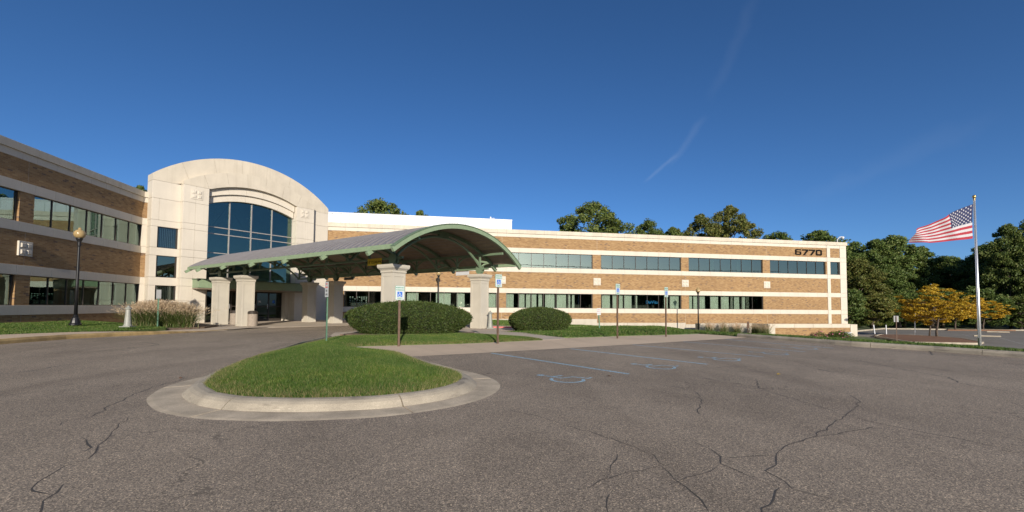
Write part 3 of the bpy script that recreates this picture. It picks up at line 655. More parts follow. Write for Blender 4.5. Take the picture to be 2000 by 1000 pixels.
# right corner: pilaster, narrow brick bay, corner pilaster
for a0, a1 in ((40.30, 40.70), (41.89, 42.69)):
    zz = [-1.6]+Z[::-1]
    for p, q in zip(zz[:-2], zz[1:-1]): FR.box('pilaster_panel', a0+.004, a1-.004, -.05, .5, p+.004, q-.004, M_pre, bld, .01)
FR.box('cornice_panel', 40.3, 41.5, -.112, .5, Z[1], Z[0], M_pre2, bld, .01); FR.box('cornice_panel', 41.51, 42.8, -.112, .5, Z[1], Z[0], M_pre2, bld, .01)
for zb, zt, mt in ((Z[2], Z[1]-.004, M_pre), (Z[3], Z[2], M_bx), (Z[4], Z[3], M_pre), (Z[6], Z[5], M_pre), (Z[7], Z[6], M_bx), (Z[8], Z[7], M_pre), (Z[9], Z[8], M_bx), (Z[10], Z[9], M_pre), (-1.6, Z[10], M_bx)):
    FR.box('band_panel' if mt is M_pre else 'brick_wall', 40.7, 41.89, -.028 if mt is M_pre else 0, .3, zb, zt, mt, bld, 0)
window(FR, 40.72, 41.87, Z[5], Z[4], 1, M_glass2, [(.75, .95, cB)])
MB(FR).box(40.3, 42.6, 3.2, 3.4, -1, 7.6).build('interior', M_in, bld)
MB(FR).box(42.3, 42.69, .5, 15, -1.6, 8.2).build('side_wall', M_pre, bld)
MB(FR).box(-9.6, 42.3, .36, 15, 7.55, 7.75).build('roof_slab', M_sk, bld)
# house number
def digit(ch):
    o, t = [], .2
    if ch == '7': return [[(0,.8),(1,.8),(1,.78),(.42,0),(.12,0),(.66,.78-.0),(.66,.8)][:0] or [(0,1),(1,1),(1,.76),(.45,0),(.15,0),(.68,.78),(0,.78)]]
    ro = [(.12,0),(.88,0),(1,.15),(1,.85),(.88,1),(.12,1),(0,.85),(0,.15)]
    if ch == '0': return [[(.12,0),(.88,0),(1,.15),(.76,.24),(.24,.24),(0,.15)], [(1,.15),(1,.85),(.76,.76),(.76,.24)], [(1,.85),(.88,1),(.12,1),(0,.85),(.24,.76),(.76,.76)], [(0,.85),(0,.15),(.24,.24),(.24,.76)]]
    return [[(.12,0),(.88,0),(1,.13),(.76,.2),(.24,.2),(0,.13)], [(1,.13),(1,.5),(.76,.43),(.76,.2)], [(1,.5),(.88,.62),(.24,.62),(.24,.43),(.76,.43)], [(0,.13),(.24,.2),(.24,.8),(0,.87)], [(0,.87),(.24,.8),(.76,.8),(.98,.8),(.98,.9),(.88,1),(.12,1)]]
for i, ch in enumerate('6770'):
    mb = MB(FR); x0 = 36.46+i*.835
    for poly in digit(ch): mb.prism([(x0+.74*x, 6.745+.60*z) for x, z in poly], -.05, -.002)
    mb.build('house_number_digit', M_num, bld)
# medallions
def medallion(fr, a, z, w=.72, h=.68, mat=M_pre, proud=.05, b=0.0):
    o = fr.box('medallion', a-w/2, a+w/2, b-proud, b+.05, z-h/2, z+h/2, mat, bld, .012)
    for sx in (-1, 1):
        for sz in (-1, 1):
            c = (a+sx*w*.225, z+sz*h*.225); r = w*.16; q = h*.16; mb = MB(fr); t = .045
            v = [(c[0]-r, c[1]-q), (c[0]+r, c[1]-q), (c[0]+r, c[1]+q), (c[0]-r, c[1]+q)]; k = .72
            bb = b-proud+.003
            mb.v = [tuple(fr(x, bb, zz)) for x, zz in v]+[tuple(fr(c[0]+(x-c[0])*k, bb-t, c[1]+(zz-c[1])*k)) for x, zz in v]
            mb.f = [(4, 5, 6, 7)]+[(i, (i+1) % 4, 4+(i+1) % 4, 4+i) for i in range(4)]
            mb.build('medallion_block', mat, o)
for j in JR: medallion(FR, j, 3.56)
# left wing, in grazing light
WLt = [(6.1,13.4,7,M_glassl,full(7,'blind'),full(7,'blind')),
 (14.1,22.1,7,M_glassl,[(0,7,'blind')],[(0,4,'blind'),(5,7,'blind')]),
 (22.79,30.0,7,M_glassl,[(0,.85,'blind'),(1,2,'blind'),(2.02,3,cB),(3.02,3.8,'blind'),(5.02,6,'blind'),(6.3,7,'blind')],[(.0,.5,'blind'),(1.5,2,cB),(2,2.6,cB),(4.1,4.9,cB),(5.05,6,'blind'),(6.35,7,'blind')])]
wing(FL, 5.6, 30.05, WLt, [13.75, 22.45], zfoot=lambda a: -.3)
FL.box('foundation_panel', 5.6, 30.0, .02, .4, -.9, -.2, M_foot, bld, 0)
medallion(FL, 22.43, 3.57, .66, .66, M_pre, .07); medallion(FL, 13.75, 3.57, .66, .66, M_pre, .07)
MB(FL).box(5.6, 30.0, .36, 14, 7.55, 7.75).build('roof_slab', M_sk, bld)
MB(FL).box(5.3, 5.58, .0, 14, -.5, 8.2).build('side_wall', M_by, bld)
# narrow strip between the left wing and the entrance front (FF: a = s, b = t-33.1)
for zb, zt, mt in ((Z[1], Z[0], M_pre2), (Z[2], Z[1], M_pre), (Z[3], Z[2], M_bs), (Z[4], Z[3], M_pre), (Z[5], Z[4], M_pre), (Z[6], Z[5], M_pre), (Z[7], Z[6], M_bs), (Z[8], Z[7], M_pre), (Z[9], Z[8], M_pre), (-.4, Z[9], M_pre)):
    FF.box('brick_wall' if mt is M_bs else 'band_panel', 8.10, 8.36, (1.02 if zt == Z[0] else 1.09 if mt is not M_bs else 1.12), 1.5, zb+.004, zt-.004, mt, bld, .008)
# entrance front : outer layer b=.3, inner layer b=0
SC = 14.23
def arcz(s, Rr, peak): return peak-Rr+math.sqrt(max(0, Rr*Rr-(s-SC)**2))
RO = ((5.89**2+2.25**2)/(2*2.25), 11.6); RI = ((4.41**2+1.41**2)/(2*1.41), 10.56)
RW = ((2.93**2+.65**2)/(2*.65), 9.58); RM = ((2.93**2+.6**2)/1.2, 9.07); RG = ((2.93**2+.6**2)/1.2, 8.60)
def voussoirs(s0, s1, top, bot, n, b0, b1, mat, name='arch_panel', sub=6, floor=None):
    cuts = [s0+(s1-s0)*i/n for i in range(n+1)]
    for i in range(n):
        def tilt(s): return (s-SC)*.10
        u0, u1 = cuts[i], cuts[i+1]; t0 = tilt(u0) if 0 < i else 0; t1 = tilt(u1) if i < n-1 else 0
        ups = [(u0+t0*.5)+(u1+t1*.5-u0-t0*.5)*k/sub for k in range(sub+1)]; dn = [(u0-t0*.5)+(u1-t1*.5-u0+t0*.5)*k/sub for k in range(sub+1)]
        zb = (lambda s: bot(s)) ; g = .005
        pts = [(max(s, dn[0]+g) if k == 0 else (s-g if k == sub else s), zb(s)+.003) for k, s in enumerate(dn)]
        pts += [((s-g if k == sub else s+g if k == 0 else s), top(s)) for k, s in reversed(list(enumerate(ups)))]
        MB(FF).prism(pts, b0, b1).build(name, mat, bld)
ZC = [-.15, 1.35, 2.3, 2.82, 4.19, 4.69, 6.02, 6.43, 7.80, 8.93]
voussoirs(8.34, 20.12, lambda s: arcz(s, *RO), lambda s: max(8.933, arcz(s, *RI)-.12) if 9.75 < s < 18.71 else 8.933, 7, .3, 1.3, M_pre2, sub=8)
voussoirs(9.82, 18.64, lambda s: arcz(s, *RI), lambda s: max(8.933, arcz(s, *RW)) if 11.3 < s < 17.16 else 8.933, 7, -.12, .8, M_pre2, sub=8)
voussoirs(11.3, 17.16, lambda s: arcz(s, *RW)+.05, lambda s: arcz(s, *RM), 5, .16, .7, M_pre, sub=5)
voussoirs(11.3, 17.16, lambda s: arcz(s, *RM)+.05, lambda s: arcz(s, *RG), 5, .32, .7, M_pre, sub=5)
MB(FF).box(8.4, 9.9, .42, 1.2, 6.43, 8.95).box(18.55, 20.05, .36, 1.2, -.2, 8.95).box(10, 11.2, .05, .7, 2.8, 8.95).box(17.3, 18.5, .05, .7, 2.8, 8.95).build('joint_backing', M_joint, bld)
winz = {1, 3, 5}
for i, (zb, zt) in enumerate(zip(ZC, ZC[1:])):
    g = .005
    if i in winz:
        FF.box('wall_panel', 8.34, 8.68, .3, 1.3, zb+g, zt-g, M_pre, bld, .008); FF.box('wall_panel', 9.745, 9.83, .3, 1.3, zb+g, zt-g, M_pre, bld, .008)
        window(FF, 8.69, 9.735, zb, zt, 1, M_glass2 if i == 3 else M_glass, [(0, 1, 'blind')] if i != 3 else [], M_bronze, .42)
        MB(FF).box(8.5, 9.9, 1.3, 1.35, zb-.2, zt+.2).build('interior', M_in, bld)
    else:
        for p, q in ((8.34, 8.72), (8.72, 9.83)) if i == 7 else ((8.34, 9.83),): FF.box('wall_panel', p+.003, q-.003, .3, 1.3, zb+g, zt-g, M_pre, bld, .01)
    FF.box('wall_panel', 18.63, 20.12, .3, 1.3, zb+g, zt-g, M_pre, bld, .01)
    for p, q in ((9.82, 10.50), (10.50, 11.25), (17.21, 17.95), (17.95, 18.64)):
        FF.box('wall_panel', p+.003, q-.003, -.12, .75, zb+g, zt-g, M_pre, bld, .01)
medallion(FF, 10.55, 8.38, .66, .66, M_pre, .03, -.12); medallion(FF, 17.86, 8.46, .66, .66, M_pre, .03, -.12)
FF.box('shadow_strip', 18.70, 18.76, .22, .3, .0, 9.1, M_bronze, bld, 0)  # dark strip painted in for the shadow beside the projecting inner layer
# great window
gwf = MB(FF); gb0, gb1 = .52, .64
GS = [11.25, 12.75, 14.19, 15.64, 17.21]; GZ = [2.76, 4.71, 6.04, 6.5]
for s in GS: gwf.box(s-.035, s+.035, gb0, gb1, 2.7, arcz(s, *RG)+.02)
for z in GZ: gwf.box(11.25, 17.21, gb0+.003, gb1-.003, z-.03, z+.03)
gw = gwf.build('great_window', M_mull, bld)
for s0, s1 in zip(GS, GS[1:]):
    for z0, z1 in zip(GZ, GZ[1:]): FF.box('pane', s0+.02, s1-.02, .575, .585, z0+.02, z1-.02, M_glassa, gw, 0)
    ts = [s0+.02+(s1-s0-.04)*k/8 for k in range(9)]
    MB(FF).prism([(ts[0], 6.52)]+[(ts[-1], 6.52)]+[(t, arcz(t, *RG)+.03) for t in ts[::-1]], .575, .585).build('pane', M_glassa, gw)
# atrium: walls, floor, vault, hanging bowl lamp
at = MB(FF); at.box(9.9, 10.1, .8, 9, -.2, 9.2).box(18.4, 18.6, .8, 9, -.2, 9.2).box(9.9, 18.6, 9, 9.2, -.2, 9.2).box(9.9, 18.6, .7, 9, 9.0, 9.2).box(9.9, 18.6, .8, 9, -.3, -.12).box(9.9, 18.6, 3.2, 9, 3.1, 3.35)
at.build('interior', M_atr, bld)
bowl = thing('pendant_bowl_lamp', FF(13.6, 3.0, 6.6), 'shallow white hanging bowl lamp seen through the big arched window', 'lamp')
MB().lathe([(.02, -.32), (.5, -.26), (.95, -.08), (1.15, .06), (1.12, .08), (.9, -.02), (.4, -.2), (.02, -.24)], n=28).build('bowl', M_white, bowl, Matrix.Translation(FF(13.6, 3.0, 6.75)), True)
for k in range(4):
    a = k*1.571+.4; mb = MB().tube([(1.1*math.cos(a), 1.1*math.sin(a), 6.8), (.08*math.cos(a), .08*math.sin(a), 8.6)], .012, 4)
    mb.build('suspension_rod', M_black, bowl, Matrix.Translation(FF(13.6, 3.0, 0)))
MB().tube([(0, 0, 8.55), (0, 0, 8.99)], .05, 8).build('ceiling_stem', M_black, bowl, Matrix.Translation(FF(13.6, 3.0, 0)))
# green lintel over the doors, doors
FF.box('green_lintel', 10.48, 17.95, -1.08, .02, 2.2, 2.74, M_greenl, bld, .015)
FF.box('lintel_cap', 10.44, 17.99, -1.12, .02, 2.742, 2.80, M_green, bld, .01)
FF.box('soffit', 10.5, 17.93, -1.0, 1.5, 2.12, 2.198, M_deck, bld, 0)
for p, q in ((9.9, 11.62), (16.95, 18.6)): FF.box('alcove_wall', p, q, .76, 1.6, -.15, 2.2, M_pre, bld, .01)
DS = [11.65, 12.5, 13.35, 14.2, 15.05, 15.95, 16.93]
for i, (p, q) in enumerate(zip(DS, DS[1:])):
    b = 1.35 if i in (0, 1, 2) else 1.3; mb = MB(FF); w = .045
    mb.box(p, p+w, b, b+.08, -.12, 2.12).box(q-w, q, b, b+.08, -.12, 2.12).box(p+w, q-w, b+.002, b+.078, 2.02, 2.12).box(p+w, q-w, b+.002, b+.078, -.12, .08).box(p+w, q-w, b+.002, b+.078, .98, 1.05)
    d = mb.build('door', M_bronze, bld)
    for z0, z1 in ((.08, .98), (1.05, 2.02)): FF.box('pane', p+w, q-w, b+.035, b+.043, z0, z1, M_glassd, d, 0)
    if i in (1, 2, 3, 4): FF.box('handle', q-.12, q-.09, b-.06, b, .85, 1.2, M_alu, d, .006)
    if i in (3, 5): FF.box('notice', p+.3, p+.48, b+.028, b+.034, 1.25, 1.5, M_sw if i == 3 else M_sb, d, 0)
    if i == 4: FF.box('notice', p+.15, p+.33, b+.028, b+.034, 1.3, 1.45, M_white, d, 0)
# metal-clad plant room on the roof
for i in range(24):
    a = -12.2+i*.825; box('cladding_panel', (a+.4125, 44.1, 9.05), (.815, .2, 2.7), M_white, bld, 0, .012)
MB().box(-12.2, 7.55, 44.2, 52, 7.7, 10.35).build('plant_room', M_white, bld)
MB().box(-12.2, 7.62, 43.96, 44.0, 10.3, 10.42).build('plant_room_coping', M_white, bld)
MB().box(5.3, 5.42, 44.5, 44.62, 10.35, 10.75).box(5.55, 5.6, 44.5, 44.55, 10.35, 10.6).box(5.4, 5.8, 44.5, 44.54, 10.58, 10.62).build('roof_vent', M_white, bld)
# neon name in one window, pale dots standing in for lit points in another
add('window_sign', textmesh('DaVita', .42, .004, 1.15, .006), simple('neon_blue', (.03, .28, .75), .4), bld, Matrix.Translation((20.55, YR+.30, 1.66)) @ UPR)
mb = MB(FR)
for i in range(8):
    for j in range(5):
        if (i*7+j*3) % 11 != 4: mb.box(-7.6+i*.19, -7.5+i*.19, .42, .43, 1.2+j*.16, 1.26+j*.16)
mb.build('window_light_dots', M_led, bld)
# low walls at the corner of the right wing
lwl = thing('low_brick_wall', (34, 33.5, -1.5), 'low brick wall with pale concrete cap and end posts right of the wing', 'wall')
FW = Frame(0, 33.5, 0)
FW.box('brickwork', 30.0, 38.0, .04, .5, -2.2, -.62, M_bx, lwl, 0)
for i in range(4): FW.box('cap_panel', 29.28+.7+i*2.0+.005, 29.28+.7+(i+1)*2.0-.005, 0, .55, -.615, -.26, M_pre2, lwl, .015)
FW.box('end_post', 29.28, 29.975, -.02, .6, -2.2, -.26, M_pre2, lwl, .015); FW.box('end_post', 37.99, 38.75, -.02, .6, -2.2, -.30, M_pre2, lwl, .015)
cw = thing('low_concrete_wall', (26.5, 35.6, -1.3), 'low cream concrete wall behind the tall tan grasses', 'wall')
FC = Frame(0, 35.5, 0)
for i in range(3): FC.box('wall_panel', 23.85+i*1.82+.004, 23.85+(i+1)*1.82-.004, 0, .75, -2.2, -.30, M_foot, cw, .012)
rw = thing('return_wall', (29.4, 34.8, -1.3), 'short shaded concrete return wall between cream wall and brick wall', 'wall')
for i in range(2): box('wall_panel', (29.55, 34.62+i*1.0, -1.25), (.4, .99, 1.9), M_foot, rw, 0, .012)

# ------------------------------------------------------------------ entrance canopy
cx0, cy0 = ST(11.306, 13.91); CW = 5.74
FK = Frame(cx0, cy0, math.pi/4+.027)
can = thing('entrance_canopy', (cx0, cy0, -.09), 'barrel vaulted drive-through canopy with grey ribbed metal roof, green trusses and cream columns', 'canopy')
KR = (4.317**2+1.427**2)/(2*1.427); KZ = 4.714-KR; KA = math.asin(4.317/KR); KM = CW/2
B0, B1 = -1.52, 17.35; KE = .594; KS = KR-.055     # eave angle and sheet radius inside the front arch
def kp(ang, r): return (KM+r*math.sin(ang), KZ+r*math.cos(ang))
def arcstrip(r0, r1, b0, b1, a0, a1, n=28):
    mb = MB(FK); pts = [kp(a0+(a1-a0)*i/n, r0) for i in range(n+1)]+[kp(a1-(a1-a0)*i/n, r1) for i in range(n+1)]
    k = n+1; v = [(x, b0, z) for x, z in pts]+[(x, b1, z) for x, z in pts]; mb.v = [mb._p(p) for p in v]; q = 2*k
    for i in range(n):
        j = q-1-i
        mb.f += [(i, i+1, j-1, j), (q+i+1, q+i, q+j, q+j-1), (i+1, i, q+i, q+i+1), (j, j-1, q+j-1, q+j)]
    mb.f += [(0, q-1, 2*q-1, q), (n, q+n, q+n+1, n+1)]
    return mb
arcstrip(KS-.035, KS, B0, B1, -KE, KE, 40).build('roof_sheet', M_roof, can, smooth=False)
seam = None
for i in range(45):
    b = B0+.2+i*.42
    if seam is None:
        seam = arcstrip(KS-.004, KS+.042, b, b+.035, -KE, KE, 40).build('roof_seam', M_roof, can); sb = b
    else:
        o = seam.copy(); C.objects.link(o); d = FK.uy*(b-sb); o.matrix_basis = Matrix.Translation(d); WM[o.name] = o.matrix_basis.copy()
# decking: narrow boards under the sheet
mb = MB(FK); nb = 46
for i in range(nb):
    a0 = -KE+2*KE*i/nb+.0008; a1 = -KE+2*KE*(i+1)/nb-.0008; r = KS-.045-(.012 if i % 2 else 0)
    p, q = kp(a0, r), kp(a1, r); b = len(mb.v)
    mb.v += [mb._p((p[0], B0, p[1])), mb._p((q[0], B0, q[1])), mb._p((q[0], B1, q[1])), mb._p((p[0], B1, p[1]))]; mb.f.append((b, b+1, b+2, b+3))
o = mb.build('roof_deck', M_deck, can); o['kind'] = 'stuff'
arcstrip(KR-.20, KR-.022, B0-.12, B0-.005, -KA-.01, KA+.01, 36).build('front_arch_fascia', M_greenl, can)
arcstrip(KR-.02, KR+.008, B0-.15, B0+.05, -KA, KA, 36).build('front_arch_trim', M_green, can)
ex, ez = kp(KE, KS)
for s in (-1, 1):
    a = KM+s*(ex-KM)
    FK.box('eave_fascia', a-.05, a+.05, B0, B1, ez-.19, ez-.005, M_greenl, can, .01)
RIBS = [-.05, 2.98, 6.08, 9.22, 12.42, 15.62, 17.2]
for b in RIBS:
    arcstrip(KS-.21, KS-.062, b-.05, b+.05, -KE+.02, KE-.02, 24).build('roof_rib', M_green, can)
    for s in (-1, 1):                                # rafter tails poking out under the eave
        p = kp(s*(KE-.01), KS-.16); q = kp(s*(KE+.05), KS-.16); dx, dz = q[0]-p[0], q[1]-p[1]; l = math.hypot(dx, dz); nx_, nz = -dz/l*.075*s, dx/l*.075*s
        q = (p[0]+dx/l*.42, p[1]+dz/l*.42)
        pts = [(p[0]-nx_, p[1]-nz), (q[0]-nx_, q[1]-nz), (q[0]+nx_, q[1]+nz), (p[0]+nx_, p[1]+nz)]
        MB(FK).prism(pts if s > 0 else pts[::-1], b-.065, b+.065).build('rafter_tail', M_greenl, can)
    # cross arch between the two trusses
    rr = 2.87; rise = 1.24; ra = (rr*rr+rise*rise)/(2*rise); am = math.asin(rr/ra)
    pts = [(KM+ra*math.sin(t), b, 3.1+rise-ra+ra*math.cos(t)) for t in np.linspace(-am, am, 18)]
    MB(FK).tube(pts, .062, 6).build('cross_arch', M_green, can)
    MB(FK).box(KM-.32, KM+.32, b-.06, b+.06, 4.28, 4.62).build('crown_plate', M_green, can)
    for s, a in ((-1, 0), (1, CW)):
        MB(FK).box(min(a, a+s*.92), max(a, a+s*.92), b-.045, b+.045, 3.42, 3.52).build('outrigger', M_greenl if s > 0 else M_green, can)  # right arms coloured as sunlit, left arms as shaded
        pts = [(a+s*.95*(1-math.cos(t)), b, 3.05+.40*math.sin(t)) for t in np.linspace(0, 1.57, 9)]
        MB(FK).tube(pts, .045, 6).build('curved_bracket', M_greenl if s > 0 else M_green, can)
nodes = [k*1.565 for k in range(9)]+[14.12, 15.72, 17.1]
for s, a in ((-1, 0), (1, CW)):
    FK.box('bottom_chord', a-.045, a+.045, -.55, 17.3, 3.03, 3.12, M_green, can, .008)
    FK.box('top_chord', a-.05, a+.05, B0+.05, 17.3, 3.74, 3.86, M_green, can, .008)
    for k, b in enumerate(nodes):
        FK.box('truss_post', a-.04, a+.04, b-.05, b+.05, 3.12, 3.74, M_green, can, .006)
        for d in (-1, 1):
            if b+d*.75 > 17.3 or b+d*.75 < -.1: continue
            pts = [(a, b+d*.76*(1-math.cos(t)), 3.12+.63*math.sin(t)) for t in np.linspace(0, 1.57, 8)]
            MB(FK).tube(pts, .042, 5).build('curved_brace', M_green, can)
def column(a, b):
    h = .34; cm = MB(FK); cm.box(a-h+.02, a+h-.02, b-h+.02, b+h-.02, -.14, 2.45)
    for sa in (-1, 1):
        for p in (-1, 1):                          # corner boards and rails that frame the sunk panels
            cm.box(a+sa*h-(.1 if sa > 0 else 0), a+sa*h+(0 if sa > 0 else .1), b+p*h-(.1 if p > 0 else 0), b+p*h+(0 if p > 0 else .1), -.14, 2.45)
    for z0, z1 in ((-.14, .03), (2.3, 2.45)):
        cm.box(a-h+.1, a+h-.1, b-h+.003, b+h-.003, z0, z1); cm.box(a-h+.003, a+h-.003, b-h+.1, b+h-.1, z0+.002, z1-.002)
    c = cm.build('column', M_col, can)
    k = MB(FK); prof = [(h+.02, 2.45), (h+.035, 2.49), (h+.02, 2.53), (h+.05, 2.58), (h+.11, 2.64), (h+.125, 2.70), (h+.125, 2.784)]
    for r, z in prof: k.v += [k._p(p) for p in ((a-r, b-r, z), (a+r, b-r, z), (a+r, b+r, z), (a-r, b+r, z))]
    n = len(prof)
    for i in range(n-1):
        for j in range(4): k.f.append((i*4+j, i*4+(j+1) % 4, (i+1)*4+(j+1) % 4, (i+1)*4+j))
    k.f += [(3, 2, 1, 0), tuple(4*(n-1)+j for j in range(4))]
    k.build('capital', M_col, c)
    g = MB(FK)
    for t in (-.075, .075):
        pts = [(b+.22*math.sin(u), 3.05+.24*math.cos(u)) for u in np.linspace(0, 6.283, 21)[:-1]]
        bb = len(g.v); g.v += [g._p((a+t-.02, y, z)) for y, z in pts]+[g._p((a+t+.02, y, z)) for y, z in pts]
        g.f += [tuple(range(bb, bb+20)), tuple(range(bb+39, bb+19, -1))]+[(bb+(i+1) % 20, bb+i, bb+20+i, bb+20+(i+1) % 20) for i in range(20)]
    pts = [(a+.2*math.sin(u), 3.05+.24*math.cos(u)) for u in np.linspace(0, 6.283, 21)[:-1]]
    g.box(a-.06, a+.06, b-.06, b+.06, 2.78, 3.0)
    g.build('gusset_plate', M_green, can)
for b in (0, 12.524, 15.716):
    for a in (0, CW): column(a, b)
# clearance plates hung from the trusses
def plate(a, b0, b1, z0, z1, mat, label, txt=None, rot=0):
    t = thing('clearance_sign', FK(a, (b0+b1)/2, z0), label, 'sign')
    FK.box('plate', a-.012, a+.012, b0, b1, z0, z1, mat, t, .004)
    for b in (b0+.12, b1-.12): FK.box('hanger', a-.01, a+.01, b-.01, b+.01, z1, 3.05, M_black, t, 0)
    if txt:
        add('lettering', textmesh(txt, (z1-z0)*.52, .002, .9), M_num, t, Matrix.Translation(FK(a-.016, (b0+b1)/2, z0+(z1-z0)*.46)) @ Matrix.Rotation(FK.rz-math.pi/2, 4, 'Z') @ UPR)
    return t
plate(-.06, .68, 1.58, 2.82, 3.12, M_sy, 'yellow clearance sign hanging from the near green truss', '10\'-8" CLEARANCE')
plate(CW+.06, .78, 1.7, 2.80, 3.02, M_white, 'pale blank sign back hanging left of the nearest right column')
plate(CW+.06, 10.7, 11.7, 2.84, 3.02, M_bronze, 'dark sign back hanging from the far truss')

# ------------------------------------------------------------------ lamps, bollards, bins
def lamp(x, y, z, label):
    t = thing('street_lamp', (x, y, z), label, 'street lamp', 'globe lamps'); M = Matrix.Translation((x, y, z))
    MB().lathe([(.21, 0), (.21, .05), (.17, .09), (.15, .2), (.12, .3), (.085, .36), (.095, .40), (.07, .44)], n=12).build('base', M_black, t, M)
    MB().lathe([(.062, .42), (.055, 1.8), (.045, 3.35), (.045, 3.42)], n=12).build('pole', M_black, t, M, True)
    MB().lathe([(.05, 3.40), (.06, 3.45), (.065, 3.6), (.09, 3.68), (.12, 3.74), (.12, 3.77)], n=14).build('socket', M_black, t, M)
    MB().lathe([(.10, 3.772), (.17, 3.83), (.205, 3.93), (.195, 4.02), (.14, 4.1), (.07, 4.14), (.055, 4.17), (.06, 4.2), (.02, 4.24)], n=18).build('globe', M_lampshade, t, M, True)
    return t
lamp(-15.45, 21.2, .19, 'black post lamp with amber globe on the lawn by the shaded left wing')
lamp(-.03, 36.4, float(gz(-.03, 36.4))+.08, 'black post lamp seen under the canopy roof against the brick wing')
lamp(23.15, 34.7, -1.22, 'black post lamp at the left end of the cream concrete wall')
def bollard(x, y, z, label):
    t = thing('bollard', (x, y, z), label, 'bollard', 'bell shaped bollards'); M = Matrix.Translation((x, y, z))
    MB().box(-.2, .2, -.2, .2, 0, .03).build('base_plate', M_bol, t, M)
    MB().lathe([(.17, .03), (.14, .08), (.125, .12), (.105, .4), (.085, .72), (.08, .745)], n=18).build('shaft', M_bol, t, M, True)
    MB().lathe([(.08, .742), (.125, .76), (.13, .785), (.10, .80), (.07, .84), (.04, .86), (.04, .90), (.02, .91)], n=18).build('cap', M_bol, t, M, True)
bollard(-13.05, 20.55, .14, 'pale grey tapered bollard at the edge of the left walkway')
bollard(2.62, 21.55, .0, 'grey tapered bollard against the nearest right canopy column')
def bin_(x, y, label):
    z = float(gz(x, y))+.02; t = thing('litter_bin', (x, y, z), label, 'litter bin', 'stone litter bins'); M = Matrix.Translation((x, y, z))
    MB().lathe([(.25, 0), (.25, .66), (.23, .68)], n=22).build('body', M_agg, t, M); MB().lathe([(.23, .682), (.255, .69), (.26, .76), (.22, .84), (.1, .87)], n=22).build('lid', M_bronze, t, M)
bin_(-10.4, 26.15, 'round stone aggregate litter bin in front of the second left column'); bin_(-12.2, 28.15, 'litter bin half hidden between the two left columns')

# ------------------------------------------------------------------ signs
def access_sign(x, y, z, h, label, ang, txt=True):
    t = thing('parking_sign', (x, y, z), label, 'sign', 'reserved parking signs'); M = Matrix.Translation((x, y, z)) @ Matrix.Rotation(ang, 4, 'Z')
    w, ph = .125, .39
    MB().box(-.028, .028, -.0, .035, -.3, h-ph).box(-.02, .02, .0, .03, h-ph, h-.02).build('post', M_post, t, M)
    def plt(w, h0, h1, c): return [(-w+c, h0), (w-c, h0), (w, h0+c), (w, h1-c), (w-c, h1), (-w+c, h1), (-w, h1-c), (-w, h0+c)]
    MB().prism(plt(w, h-ph, h, .02), -.010, -.004).build('border', M_sg, t, M)
    pl = MB().prism(plt(w-.007, h-ph+.007, h-.007, .015), -.013, -.0105).build('plate', M_sw, t, M)
    MB().box(-.068, .068, -.0165, -.0135, h-.305, h-.165).build('blue_panel', M_sb, pl, M)
    mb = MB(); symbol(mb, lambda a, b: (-.058+a*.116, -.0185, h-.30+b*.13), .055); mb.build('access_symbol', M_sw, pl, M)
    for s, zz, sz in (('RESERVED', h-.055, .052), ('PARKING', h-.118, .052), ('ONLY', h-.347, .056)):
        add('lettering', textmesh(s, sz, .001, .95, .0012), M_sg, pl, M @ Matrix.Translation((0, -.0155, zz)) @ UPR)
SA = R_(29)
access_sign(-1.05, 11.85, .1, 1.56, 'reserved parking sign on brown post directly in front of the large hedge', R_(22))
access_sign(1.76, 12.49, .1, 1.98, 'reserved parking sign on brown post beside the nearest right canopy column', R_(29))
access_sign(6.31, 14.2, .1, 1.86, 'reserved parking sign on brown post, left of the two on the lawn strip', SA)
access_sign(8.64, 14.98, .1, 1.81, 'reserved parking sign on brown post, rightmost of the four', R_(29))
def plain_sign(x, y, z, h, w, ph, ang, post, mat, label, lines=(), lean=0, name='sign'):
    t = thing(name, (x, y, z), label, 'sign'); M = Matrix.Translation((x, y, z)) @ Matrix.Rotation(ang, 4, 'Z') @ Matrix.Rotation(lean, 4, 'Y')
    MB().box(-.025, .025, 0, .03, -.3, h-.03).build('post', post, t, M)
    pl = MB().box(-w/2, w/2, -.012, -.006, h-ph, h).build('plate', mat, t, M)
    for s, zz, sz, mm in lines: add('lettering', textmesh(s, sz, .001), mm, pl, M @ Matrix.Translation((0, -.0135, zz)) @ UPR)
plain_sign(-3.05, 12.36, .1, 1.66, .26, .42, R_(-58), M_gpost, M_sw, 'narrow turned sign on a pale green post at the left edge of the island', (('NO', 1.60, .08, M_sr), ('PARKING', 1.51, .05, M_sr), ('FIRE', 1.41, .075, M_num), ('LANE', 1.31, .075, M_num)))
plain_sign(-13.0, 22.4, .08, 1.72, .18, .42, R_(40), M_gpost, M_sk, 'small grey sign on a green post in front of the tall grasses', ())
plain_sign(7.3, 18.4, .1, .98, .2, .32, R_(10), M_gpost, M_sw, 'small low leaning white sign with red lettering on the far lawn', (('NO', .91, .07, M_sr), ('PARKING', .83, .04, M_sr), ('FIRE LANE', .74, .035, M_sr)), R_(-4))
plain_sign(27.3, 33.6, -1.4, 1.35, .32, .6, R_(15), M_post, M_post, 'small brown sign among the tan grasses by the cream wall')
plain_sign(37.0, 28.7, -1.5, 2.1, .3, .5, R_(140), M_post, M_sk, 'sign seen from behind on a dark post beside the mulch island')
plain_sign(45.2, 33.4, -1.5, 1.9, .55, .45, R_(25), M_alu, M_sk, 'small grey sign under the yellow trees')
plain_sign(53.4, 39.4, -1.5, 2.6, .5, .75, R_(25), M_alu, M_sw, 'white sign far off in the lower parking lot')
